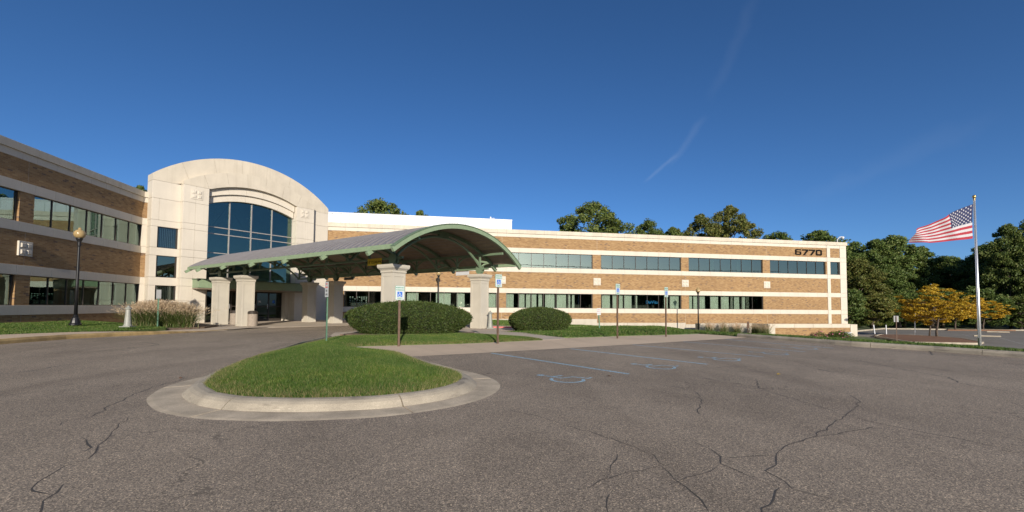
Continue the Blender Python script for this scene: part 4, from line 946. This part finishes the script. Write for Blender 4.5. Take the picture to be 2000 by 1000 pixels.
for (x, y, ln, lb) in ((39.9, 32.8, -8, 'white leaning marker stake right of the brick wall'), (40.65, 32.4, -2, 'upright white marker stake beside the leaning one')):
    t = thing('marker_stake', (x, y, -1.5), lb, 'stake', 'white stakes'); MB().box(-.045, .045, -.02, .02, .35, 1.2).build('sleeve', M_white, t, Matrix.Translation((x, y, -1.5)) @ Matrix.Rotation(R_(ln), 4, 'Y')); MB().box(-.03, .03, -.015, .015, -.2, .352).build('post', M_post, t, Matrix.Translation((x, y, -1.5)) @ Matrix.Rotation(R_(ln), 4, 'Y'))
# security camera on the roof corner
t = thing('security_camera', (42.2, 38.4, 8.22), 'white dome security camera on a bent arm at the roof corner', 'camera')
MB().tube([(42.05, 38.3, 8.15), (42.05, 38.3, 8.55), (42.2, 38.2, 8.82), (42.5, 38.1, 8.88)], .05, 8).build('arm', M_white, t)
MB().lathe([(.06, 0), (.14, -.04), (.15, -.16), (.1, -.25), (.02, -.28)], 42.52, 38.1, 14).build('dome', M_white, t, Matrix.Translation((0, 0, 8.9)))

# ------------------------------------------------------------------ flagpole and flag
FPX, FPY, FK_ = 21.4, 13.49, .739
fp = thing('flagpole', (FPX, FPY, -1.5), 'tall aluminium flagpole with gold ball on the right bank', 'flagpole')
MB().lathe([(.056, 0), (.05, 2.5), (.033, 7.12)], n=16).build('pole', M_alu, fp, Matrix.Translation((FPX, FPY, -1.5)), True)
MB().lathe([(.015, 7.08), (.045, 7.1), (.045, 7.13), (.02, 7.15), (.045, 7.17), (.062, 7.22), (.045, 7.27), (.015, 7.29)], n=14).build('ball', M_gold, fp, Matrix.Translation((FPX, FPY, -1.5)), True)
MB().tube([(FPX-.075, FPY-.01, 5.6), (FPX-.08, FPY-.01, 0.0)], .006, 4).build('halyard', M_white, fp)
fl = thing('american_flag', (FPX-.1, FPY, 4), 'american flag with stars and stripes flying left from the flagpole', 'flag')
def flagp(u, v):
    """u 0 hoist..1 fly, v 0 top..1 bottom"""
    top = 6.93-1.55*u+.04*math.sin(u*8)*u
    bot = 5.03-.27*u**.7+.05*math.sin(u*7)*u
    z = top+(bot-top)*v; x = 28.77-3.42*u-.12*math.sin(u*6+v*2)+.1*(v-.5)*u*2
    y = 18.22+.55*u+.16*u*math.sin(u*10+v*2.6)+.07*math.sin(u*23+v*5)*u+.25*u*(v-.5)
    return (x*FK_+(FPX-28.95*FK_)+.03, y*FK_+(FPY-18.25*FK_), 1.1+(z-1.1)*FK_)     # a 1.4 m by 2.6 m flag
def fgrid(name, u0, u1, v0, v1, nu, nv, mat, dy=0.0):
    v = [flagp(u0+(u1-u0)*i/nu, v0+(v1-v0)*j/nv) for j in range(nv+1) for i in range(nu+1)]; v = [(x, y+dy, z) for x, y, z in v]
    f = [(j*(nu+1)+i, j*(nu+1)+i+1, (j+1)*(nu+1)+i+1, (j+1)*(nu+1)+i) for j in range(nv) for i in range(nu)]
    return add(name, pymesh(name, v, f, True), mat, fl)
for k in range(13): fgrid('stripe', .40 if k < 7 else 0, 1, k/13, (k+1)/13, 48, 2, M_fr if k % 2 == 0 else M_fw)
cn = fgrid('canton', 0, .40, 0, 7/13, 20, 14, M_fb)
mb = MB()
for r in range(9):
    for c in range(6 if r % 2 == 0 else 5):
        u = .40*((c+.5)/6 if r % 2 == 0 else (c+1)/6); v = 7/13*(r+.6)/9.2; p = Vector(flagp(u, v)); du = (Vector(flagp(u+.01, v))-p).normalized(); dv = (Vector(flagp(u, v+.01))-p).normalized()
        for side in (-.012, .012):
            b = len(mb.v); mb.v += [tuple(p+Vector((0, side, 0))+(du*math.sin(k*.6283)-dv*math.cos(k*.6283))*(.045 if k % 2 == 0 else .02)) for k in range(10)]; mb.f.append(tuple(range(b, b+10)))
mb.build('stars', M_fw, cn)

# ------------------------------------------------------------------ hedges
def hedge(x, y, z, hx, hy, h, label, n, rz=0, seed=1):
    g = np.random.default_rng(seed); t = thing('clipped_hedge', (x, y, z), label, 'hedge', 'clipped rounded hedges'); M = Matrix.Translation((x, y, z)) @ Matrix.Rotation(rz, 4, 'Z')
    pv, pr = np.array([0, .06, .2, .36, .5, .62, .74, .85, .93, .98, 1.0]), np.array([.70, .77, .88, .97, 1.0, .97, .87, .69, .47, .25, .05])
    def surf(th, v, k=1.0):
        e = 2.7; c, s = np.cos(th), np.sin(th); sup = (np.abs(c)**e+np.abs(s)**e)**(-1/e)
        r = np.interp(v, pv, pr)*sup*k*(1+.03*np.sin(th*5+v*4)+.022*np.sin(th*11-v*7))
        return np.c_[hx*r*c, hy*r*s, h*v]
    nt_, nv = 48, 22; tv = [(2*math.pi*i/nt_, j/nv) for j in range(nv+1) for i in range(nt_)]
    P = surf(np.array([a for a, _ in tv]), np.array([b for _, b in tv]), .955); P[:, 2] = P[:, 2]*.97+.02
    F = [(j*nt_+i, j*nt_+(i+1) % nt_, (j+1)*nt_+(i+1) % nt_, (j+1)*nt_+i) for j in range(nv) for i in range(nt_)]
    add('light_block_core', pymesh('light_block_core', P, F, True), M_hcore, t, M)  # dark core added inside the leaves to block light
    th = g.uniform(0, 2*math.pi, n); v = 1-(1-np.linspace(0, 1, n)**1.0); v = g.beta(1.15, .95, n)
    P = surf(th, v); P2 = surf(th+.03, v); P3 = surf(th, np.clip(v+.03, 0, 1)); nn = np.cross(P2-P, P3-P); nn /= np.linalg.norm(nn, axis=1)[:, None]+1e-9
    P = P+nn*g.normal(.0, .028, n)[:, None]
    d1 = g.normal(0, 1, (n, 3)); d1 += nn*g.uniform(-.4, 1.3, (n, 1)); d1 /= np.linalg.norm(d1, axis=1)[:, None]
    d2 = np.cross(d1, g.normal(0, 1, (n, 3))); d2 /= np.linalg.norm(d2, axis=1)[:, None]+1e-9
    L = g.uniform(.022, .046, (n, 1)); W = L*.42
    V = np.stack([P-d2*W*.5, P+d1*L*.5-d2*W, P+d1*L*1.1, P+d1*L*.5+d2*W], 1)
    add('foliage', npmesh('foliage', V.reshape(-1, 3), 4), M_hleaf, t, M)
    m2 = MB()
    for k in range(5): a = k*1.3; m2.tube([(.3*hx*math.cos(a), .3*hy*math.sin(a), -.05), (.5*hx*math.cos(a), .5*hy*math.sin(a), h*.4)], .03, 5)
    m2.build('stem', M_bark, t, M)
hedge(-1.05, 16.0, .12, 2.16, 1.12, 1.13, 'large clipped green hedge on the island between sign and canopy', 70000, 0, 3)
hedge(4.62, 19.0, -.02, 1.38, 1.1, 1.08, 'smaller clipped rounded hedge on the lawn right of the canopy', 42000, 0, 4)
def bush(x, y, z, r, h, label, mat, n, name='shrub', flowers=None, seed=5, leaf=.05):
    g = np.random.default_rng(seed); t = thing(name, (x, y, z), label, 'shrub'); M = Matrix.Translation((x, y, z))
    d = g.normal(0, 1, (n, 3)); d /= np.linalg.norm(d, axis=1)[:, None]; d[:, 2] = np.abs(d[:, 2]); rr = g.uniform(.45, 1, (n, 1))**.5*(1+.15*np.sin(d[:, :1]*7+d[:, 1:2]*5))
    P = d*rr*np.array([r, r, h]); a = g.normal(0, 1, (n, 3)); a /= np.linalg.norm(a, axis=1)[:, None]; b = np.cross(a, g.normal(0, 1, (n, 3))); b /= np.linalg.norm(b, axis=1)[:, None]
    L = g.uniform(.6, 1.3, (n, 1))*leaf; V = np.stack([P-a*L, P+b*L*.5, P+a*L, P-b*L*.5], 1)
    add('foliage', npmesh('foliage', V.reshape(-1, 3), 4), mat, t, M)
    m2 = MB()
    for k in range(6): q = k*1.05; m2.tube([(0, 0, -.05), (.5*r*math.cos(q), .5*r*math.sin(q), h*.6)], .012, 4)
    m2.build('stem', M_bark, t, M)
    if flowers:
        k = flowers; P = d[:k]*np.array([r, r, h])*1.04; a, b = a[:k], b[:k]; L = .055
        V = np.stack([P-a*L, P-b*L, P+a*L, P+b*L], 1); add('flower', npmesh('flower', V.reshape(-1, 3), 4), M_pink, t, M)
bush(36.0, 32.7, -1.5, 1.0, .62, 'leafy green shrub with pink flowers in front of the brick wall', M_leaf, 2600, 'flowering_shrub', 22, 5)
bush(33.9, 32.7, -1.5, .5, .62, 'small pink flowering plant left of the leafy shrub at the brick wall', M_leaf, 500, 'flowering_plant', 40, 6)
bush(-4.2, 34.6, -.1, .7, .7, 'dark green shrub behind the far right canopy column', M_leafd, 2500, 'shrub', None, 7)
bush(-1.8, 36.0, -.1, .8, .75, 'dark shrub by the wing wall behind the canopy', M_leafd, 2500, 'shrub', None, 8)
t = thing('louvred_vent', (37.2, 33.2, -1.5), 'white louvred vent box at the foot of the brick wall', 'vent')
MB().box(36.8, 37.6, 33.1, 33.4, -1.5, -.98).build('casing', M_sk, t)
for i in range(6): MB().box(36.76, 37.64, 33.06, 33.1, -1.45+i*.08, -1.40+i*.08).build('louvre', M_white, t)

# ------------------------------------------------------------------ tall ornamental grasses
def tallgrass(x, y, z, h, r, label, seed, n=420, grp='tall tan grasses by the entrance'):
    g = np.random.default_rng(seed); t = thing('ornamental_grass', (x, y, z), label, 'grass clump', grp); M = Matrix.Translation((x, y, z))
    def strands(n, h0, h1, lean, w0, wtop, segs, zstart=0.0):
        th = g.uniform(0, 6.283, n); ln = np.abs(g.normal(0, lean, n)); hh = g.uniform(h0, h1, n); bx, by = g.normal(0, r*.32, n), g.normal(0, r*.32, n); out = []
        wx = g.uniform(0, 6.283, n)
        for s in range(segs):
            q = []
            for u in (zstart+(1-zstart)*s/segs, zstart+(1-zstart)*(s+1)/segs):
                k = ln*u**1.9; cx, cy, cz = bx+np.cos(th)*k, by+np.sin(th)*k, hh*u*(1-.12*ln*u); w = w0+(wtop-w0)*u
                q.append((np.c_[cx-np.cos(wx)*w, cy-np.sin(wx)*w, cz], np.c_[cx+np.cos(wx)*w, cy+np.sin(wx)*w, cz]))
            out.append(np.stack([q[0][0], q[0][1], q[1][1], q[1][0]], 1))
        return np.concatenate(out).reshape(-1, 3)
    add('blades', npmesh('blades', strands(n*4, h*.38, h*.78, r*.95, .011, .003, 3), 4), M_og, t, M)
    V = strands(int(n*.75), h*.74, h, r*.78, .004, .003, 3)
    add('stems', npmesh('stems', V, 4), M_plume, t, M)
    # feathery heads: short fuzz around the top of each stem
    k = len(V)//12; tops = V.reshape(3, k, 4, 3)[2][:, 2:].mean(1); bot = V.reshape(3, k, 4, 3)[2][:, :2].mean(1); d = tops-bot
    reps = 22; P = (bot[:, None]+d[:, None]*g.uniform(0, 1.15, (k, reps, 1))).reshape(-1, 3); e = g.normal(0, 1, P.shape); e[:, 2] = np.abs(e[:, 2])+.6; e /= np.linalg.norm(e, axis=1)[:, None]
    w = np.cross(e, g.normal(0, 1, P.shape)); w /= np.linalg.norm(w, axis=1)[:, None]; L = .07
    add('plumes', npmesh('plumes', np.stack([P-w*.009, P+w*.009, P+e*L], 1).reshape(-1, 3), 3), M_plume, t, M)
for i, (x, y, h, lb) in enumerate([(-14.1, 23.3, 1.25, 'tall feathery tan grass clump, leftmost beside the shaded wall'), (-13.5, 23.3, 1.36, 'tall feathery grass clump directly behind the green sign post'), (-12.95, 23.3, 1.32, 'tall feathery grass clump, third from the shaded wall'), (-12.45, 23.3, 1.2, 'tall feathery grass clump nearest the left canopy column')]):
    tallgrass(x, y, float(gz(x, y))+.06, h, .62, lb, 20+i, 520)
for i, (x, y, h, lb) in enumerate([(24.2, 34.6, 1.5, 'tan grass clump beside the lamp at the cream wall'), (25.6, 34.6, 1.45, 'second tan grass clump from the lamp at the cream wall'), (27.0, 34.6, 1.4, 'third tan grass clump from the lamp at the cream wall'), (28.7, 34.4, 1.3, 'tan grass clump before the shaded return wall'), (28.5, 33.0, 1.35, 'tan grass clump at the left end of the low brick wall')]):
    tallgrass(x, y, -1.42, h*.9, .42, lb, 40+i, 120, 'tan grasses by the low walls')

# ------------------------------------------------------------------ trees
def treeproto(seed, h, cr, ch0, nclump, nleaf, leaf, spread=1.0, trunk=.22, open_=.0, forest=False, flat=1.0):
    """returns (trunk mesh, crown mesh) for a tree of height h, crown radius cr starting at ch0"""
    g = np.random.default_rng(seed); mb = MB(); cl = []
    pts = [(0, 0, -.3)]+[(g.normal(0, .05)*k, g.normal(0, .05)*k, h*.82*k/6) for k in range(1, 7)]
    mb.tube(pts, [trunk*1.25, trunk, trunk*.85, trunk*.65, trunk*.5, trunk*.32, trunk*.12], 7)
    nb = 16
    for i in range(nb):
        z0 = ch0*.9+(h*.78-ch0*.9)*(i/nb); a = i*2.4+g.normal(0, .3); u = (z0-ch0)/(h-ch0+1e-6)
        reach = cr*(.55+.5*math.sin(max(.05, min(1, u+.25))*math.pi))*g.uniform(.75, 1.05)*spread; rise = (h-z0)*g.uniform(.25, .5)*flat
        p0 = Vector((0, 0, z0)); p3 = Vector((math.cos(a)*reach, math.sin(a)*reach, z0+rise)); p1 = p0.lerp(p3, .35)+Vector((0, 0, rise*.1)); p2 = p0.lerp(p3, .7)+Vector((g.normal(0, .1), g.normal(0, .1), rise*.12))
        mb.tube([p0, p1, p2, p3], [trunk*.38, trunk*.27, trunk*.16, trunk*.05], 5)
        for q in range(3):
            s = p1.lerp(p3, .25+.25*q); b = a+g.choice([-1, 1])*g.uniform(.5, 1.1); e = s+Vector((math.cos(b), math.sin(b), g.uniform(.1, .6)))*reach*.36
            mb.tube([s, s.lerp(e, .5)+Vector((0, 0, .05)), e], [trunk*.14, trunk*.09, trunk*.03], 4); cl.append(tuple(e))
        cl.append(tuple(p3)); cl.append(tuple(p2))
    while len(cl) < nclump:
        u = g.random()**.8; zz = ch0+(h-ch0)*u; prof = math.sin(min(1, .18+u*.82)*math.pi)**.6; a = g.uniform(0, 6.283); rr = cr*prof*math.sqrt(g.random())
        if rr > cr*prof*.45 or g.random() < .35 or u > .75: cl.append((rr*math.cos(a), rr*math.sin(a), zz))
    cl = np.array(cl[:nclump]); n = nclump*nleaf
    csz = g.uniform(.55, 1.25, nclump)*cr*(.165 if not forest else .21)
    ci = np.repeat(np.arange(nclump), nleaf); d = g.normal(0, 1, (n, 3)); d /= np.linalg.norm(d, axis=1)[:, None]
    P = cl[ci]+d*(csz[ci]*g.random(n)**.45)[:, None]*np.array([1, 1, .7*flat])
    P[:, 2] = np.maximum(P[:, 2], ch0*.7 if not forest else .1)
    a = g.normal(0, 1, (n, 3)); a[:, 2] *= .7; a /= np.linalg.norm(a, axis=1)[:, None]; b = np.cross(a, d+g.normal(0, .5, (n, 3))); b /= np.linalg.norm(b, axis=1)[:, None]+1e-9
    L = (leaf*g.uniform(.6, 1.4, n))[:, None]
    V = np.stack([P-a*L, P+b*L*.55, P+a*L, P-b*L*.55], 1)
    return pymesh('trunk', mb.v, mb.f, True), npmesh('crown', V.reshape(-1, 3), 4)
PT = {'oak': treeproto(1, 16, 5.2, 6, 190, 150, .15), 'oak2': treeproto(2, 16, 4.6, 5, 170, 150, .15), 'thin': treeproto(3, 16, 3.4, 7, 110, 120, .14),
      'for': treeproto(4, 15, 4.6, 2.0, 240, 150, .165, forest=True), 'for2': treeproto(5, 15, 4.2, 1.6, 230, 150, .165, forest=True), 'und': treeproto(6, 6, 2.8, .3, 130, 120, .12, forest=True),
      'loc': treeproto(7, 4.9, 2.4, 1.5, 140, 85, .08, 1.15, .10, flat=.45), 'loc2': treeproto(8, 4.9, 2.5, 1.5, 140, 85, .08, 1.15, .10, flat=.45)}
mcopy = {}
def tree(kindp, x, y, z, sh, sr, mat, label, group, name='tree', rz=0.0):
    t = thing(name, (x, y, z), label, 'tree', group); M = Matrix.Translation((x, y, z)) @ Matrix.Rotation(rz, 4, 'Z') @ Matrix.Diagonal((sr, sr, sh, 1))
    tr, cr = PT[kindp]; key = (kindp, mat.name)
    if key not in mcopy:
        c = cr.copy(); c.materials.clear(); c.materials.append(mat); mcopy[key] = c
        if len(tr.materials) == 0: tr.materials.append(M_bark)
    add('trunk', tr, None, t, M); add('crown', mcopy[key], None, t, M)
G1 = 'trees rising behind the roof'
for k, x, y, top, r, mt, lb in [
    ('oak', 23.8, 62.2, 17.6, 6.6, M_leaf, 'broad full green tree behind the middle of the right wing roof'), ('oak', 31.9, 61, 15.0, 3.9, M_leaf, 'narrow green tree just right of the broad roof tree'),
    ('oak2', 36.0, 60.4, 13.9, 3.2, M_leaf, 'low sparse tree top in the gap between the two roof trees'), ('oak2', 40.4, 59.6, 16.0, 4.3, M_leafo, 'olive green tree, left half of the right pair behind the roof'),
    ('oak2', 44.9, 58.9, 17.4, 4.6, M_leafo, 'tallest olive green tree, right half of the pair behind the roof'), ('oak', 55.4, 61, 13.9, 5.2, M_leafd, 'low dark tree top left of the 6770 number above the roof'),
    ('oak2', 62.2, 60, 14.3, 6.2, M_leafd, 'low dark tree top behind the roof corner camera'), ('oak', -8.0, 61.8, 16.3, 6.0, M_leaf, 'green tree top above the white plant room'),
    ('oak2', -2.7, 61, 14.9, 3.0, M_leaf, 'small green tree top right of the one above the plant room'), ('oak2', -35.2, 56.5, 15.3, 3.0, M_leaf, 'green tree peeking between left wing roof and arch')]:
    tree(k, x, y, -1.0, (top+1)/16.4, r/{'oak': 5.6, 'oak2': 5.0, 'thin': 3.7}[k], mt, lb, G1, rz=x)
G2 = 'dark wood behind the lower parking lot'
FOR = [('for', 72.9, 64, 12.3, 5.0, M_leafd, 'dark wood tree touching the right wing corner'), ('for2', 73.5, 60, 13.4, 4.6, M_leafd, 'dark green wood tree, second from the building corner'), ('for', 80.0, 62, 14.5, 5.0, M_leafd, 'tall round topped wood tree left of the flag'),
 ('for2', 87.0, 63, 13.0, 5.0, M_leafd, 'dark wood tree under the fly end of the flag'), ('for', 94.5, 64, 11.4, 5.2, M_leafd, 'lower wood tree below the middle of the flag'), ('for2', 100, 62, 10.9, 5.0, M_leafd, 'lower wood tree below the flag canton'),
 ('for', 87.5, 54, 10.9, 4.4, M_leafd, 'dark wood tree left of the flagpole behind the yellow trees'), ('for2', 92, 57, 12.6, 4.4, M_leafd, 'dark wood tree directly behind the flagpole'), ('for2', 83.0, 48.6, 14.2, 3.6, M_leaf, 'tall lit wood tree just right of the flagpole'),
 ('for', 86.5, 47.2, 15.2, 4.6, M_leafd, 'tallest dark wood tree near the right edge'), ('for2', 91.5, 44, 15.8, 4.8, M_leafd, 'dark wood tree cut by the right edge'), ('for', 98, 40, 15, 5.5, M_leafd, 'dark wood tree beyond the right edge'),
 ('for', 60.5, 52, 8.6, 3.6, M_leafo, 'olive tinged tree right beside the building corner'), ('for2', 66, 53.5, 9.6, 3.8, M_leafd, 'mid height green tree left of the yellow trees'), ('for2', 56, 54.5, 8.8, 3.2, M_leafd, 'green tree half hidden by the building corner')]
for k, x, y, top, r, mt, lb in FOR: tree(k, x, y, -1.5, (top+1.5)/15.6, r/4.9, mt, lb, G2, rz=x*1.3)
UN = [(53.5, 48.5, 1.0, 1.0, M_leafd, 'low bushy tree at the building corner by the lot edge'), (59.5, 49.3, .8, 1.05, M_leafo, 'low olive bushy tree left of the yellow trees'), (64.5, 49.6, .9, 1.1, M_leafd, 'low bushy tree behind the left yellow tree'), (69.5, 49, 1.0, 1.1, M_leafd, 'low bushy tree behind the main yellow tree'), (75, 47.5, 1.0, 1.1, M_leafd, 'low bushy tree behind the right yellow tree'), (79.5, 45.6, .8, .9, M_leaf, 'low bushy tree right of the right yellow tree'), (84, 43.6, .9, 1.1, M_leafd, 'low bushy tree near the right edge of the lot')]
UN += [(56.5, 50.2, .6, .9, M_leafd, 'short bush second from the building corner'), (62, 51, .7, 1.0, M_leafd, 'short dark bush left of the mulch bed'), (67, 51, .7, 1.0, M_leafd, 'short dark bush behind the left trunk'), (72.5, 50, .7, 1.1, M_leafd, 'short dark bush between the two far yellow trees'), (77.5, 48.5, .7, 1.1, M_leafd, 'short dark bush right of the far yellow tree'), (81.8, 46, .7, 1.1, M_leafd, 'short dark bush left of the tallest wood tree'), (88, 43.5, .7, 1.1, M_leafd, 'short dark bush at the right edge'), (93, 43.5, .7, 1.1, M_leafd, 'short dark bush past the right edge')]
for x, y, sh, sr, mt, lb in UN: tree('und', x, y, -1.5, sh, sr, mt, lb, 'bushy trees along the lot edge', rz=x)
for k, x, y, sh, sr, lb in [('loc', 45.06, 31.5, 1.0, .9, 'large yellow autumn tree in front on the mulch island'), ('loc2', 46.3, 33.0, .78, .72, 'yellow autumn tree left of and behind the large one'), ('loc2', 65.9, 44.0, .85, .85, 'yellow autumn tree far behind the large one'), ('loc', 70.3, 43.9, .85, .85, 'yellow autumn tree behind the flagpole')]:
    tree(k, x, y, -1.5, sh, sr, M_leafy, lb, 'yellow autumn trees in the lower lot', 'yellow_tree', rz=x)

# ------------------------------------------------------------------ lower parking lot details
MI = [(36.3,27.0),(40.3,25.6),(42.3,26.6),(45.8,30.2),(46.5,34),(44,35.6),(40.5,33.2)]
def mm(x, y): return .1+.12*(1-np.exp(-edged(MI, np.asarray(x), np.asarray(y))/.8))
kind(sheet('mulch_island', MI, mm, M_mulch, .14, 1.0), 'structure')
kerb('mulch_island_kerb', MI+[MI[0]], 2.6, .18, .14, .14, M_kerb, -1)
kerb('far_lot_kerb', [(40.5,36.1),(48,41.7),(58.5,47),(65,45.1),(74,42.7),(118,42.1)], 4.0, .2, .14, .14, M_kerb, 1)
ML = [(63.5,43.2),(66.5,45.2),(73,43.3),(72.5,42.0)]
kind(sheet('far_mulch_bed', ML, .12, M_mulch, .14, 1.0), 'structure')
for a, b in (((46.5,30.5),(51.5,29.6)),((50,31.5),(55.5,36.5)),((56,35),(61,40)),((44,25),(53,32)),((58,29),(66,37))):
    mb = MB(); ribbon(mb, [a, b], .12, .012); mb.build('bay_line', M_wline, low)
for x, y, a, lb in ((53.1, 32.9, .7, 'concrete wheel stop right behind the flagpole foot'), (64.9, 39.2, .7, 'farther concrete wheel stop near the far kerb')):
    t = box('wheel_stop', (x, y, -1.42), (1.9, .16, .13), M_kerb, None, -a, .03); tag(t, lb, 'wheel stop', 'wheel stops')
# fallen leaves on the asphalt
for i, (x, y, lb) in enumerate([(5.6, 6.2, 'single yellow fallen leaf on the asphalt right of centre'), (-3.75, 7.05, 'single brown fallen leaf at the left of the island kerb'), (2.7, 6.4, 'single dark fallen leaf near the nearest painted symbol')]):
    mb = MB(); mb.v = [(-.04, 0, .012), (0, -.025, .02), (.045, .005, .014), (.005, .03, .026)]; mb.f = [(0, 1, 2, 3)]
    tag(mb.build('fallen_leaf', M_leafy if i == 0 else M_mulch, None, Matrix.Translation((x, y, 0)) @ Matrix.Rotation(i*1.3, 4, 'Z')), lb, 'leaf')

# ------------------------------------------------------------------ across the road behind the viewer: only seen mirrored in the glass
g = np.random.default_rng(99); VV = []
for i in range(42):
    x0 = -95+i*7.5+g.normal(0, 2); y0 = -82+g.normal(0, 4); hh = g.uniform(6.5, 10); n = 2200
    d = g.normal(0, 1, (n, 3)); d /= np.linalg.norm(d, axis=1)[:, None]; P = d*(g.random((n, 1))**.4)*np.array([7, 5, hh*.52])+np.array([x0, y0, hh*.5])
    a = g.normal(0, 1, (n, 3)); a /= np.linalg.norm(a, axis=1)[:, None]; b = np.cross(a, g.normal(0, 1, (n, 3))); b /= np.linalg.norm(b, axis=1)[:, None]
    L = g.uniform(.4, 1.0, (n, 1)); VV.append(np.stack([P-a*L, P+b*L*.7, P+a*L, P-b*L*.7], 1).reshape(-1, 3))
kind(tag(add('far_wood', npmesh('far_wood', np.concatenate(VV), 4), M_leafd), 'distant tree line across the road mirrored in the windows', 'trees'), 'stuff')
t = thing('utility_pole', (12.8, -42, 0), 'wooden utility pole with crossarm mirrored in the upper windows', 'utility pole')
MB().tube([(12.8, -42, -.5), (12.8, -42, 14.5)], [.17, .11], 8).build('pole', M_bark, t)
MB().box(11.5, 14.1, -42.15, -42.0, 13.2, 13.35).build('crossarm', M_bark, t)
for k in range(3): MB().tube([(11.7+k*1.1, -42.08, 13.4), (60, -44+k, 12.8), (110, -46+k, 13.4)], .03, 4).build('wire', M_black, t)
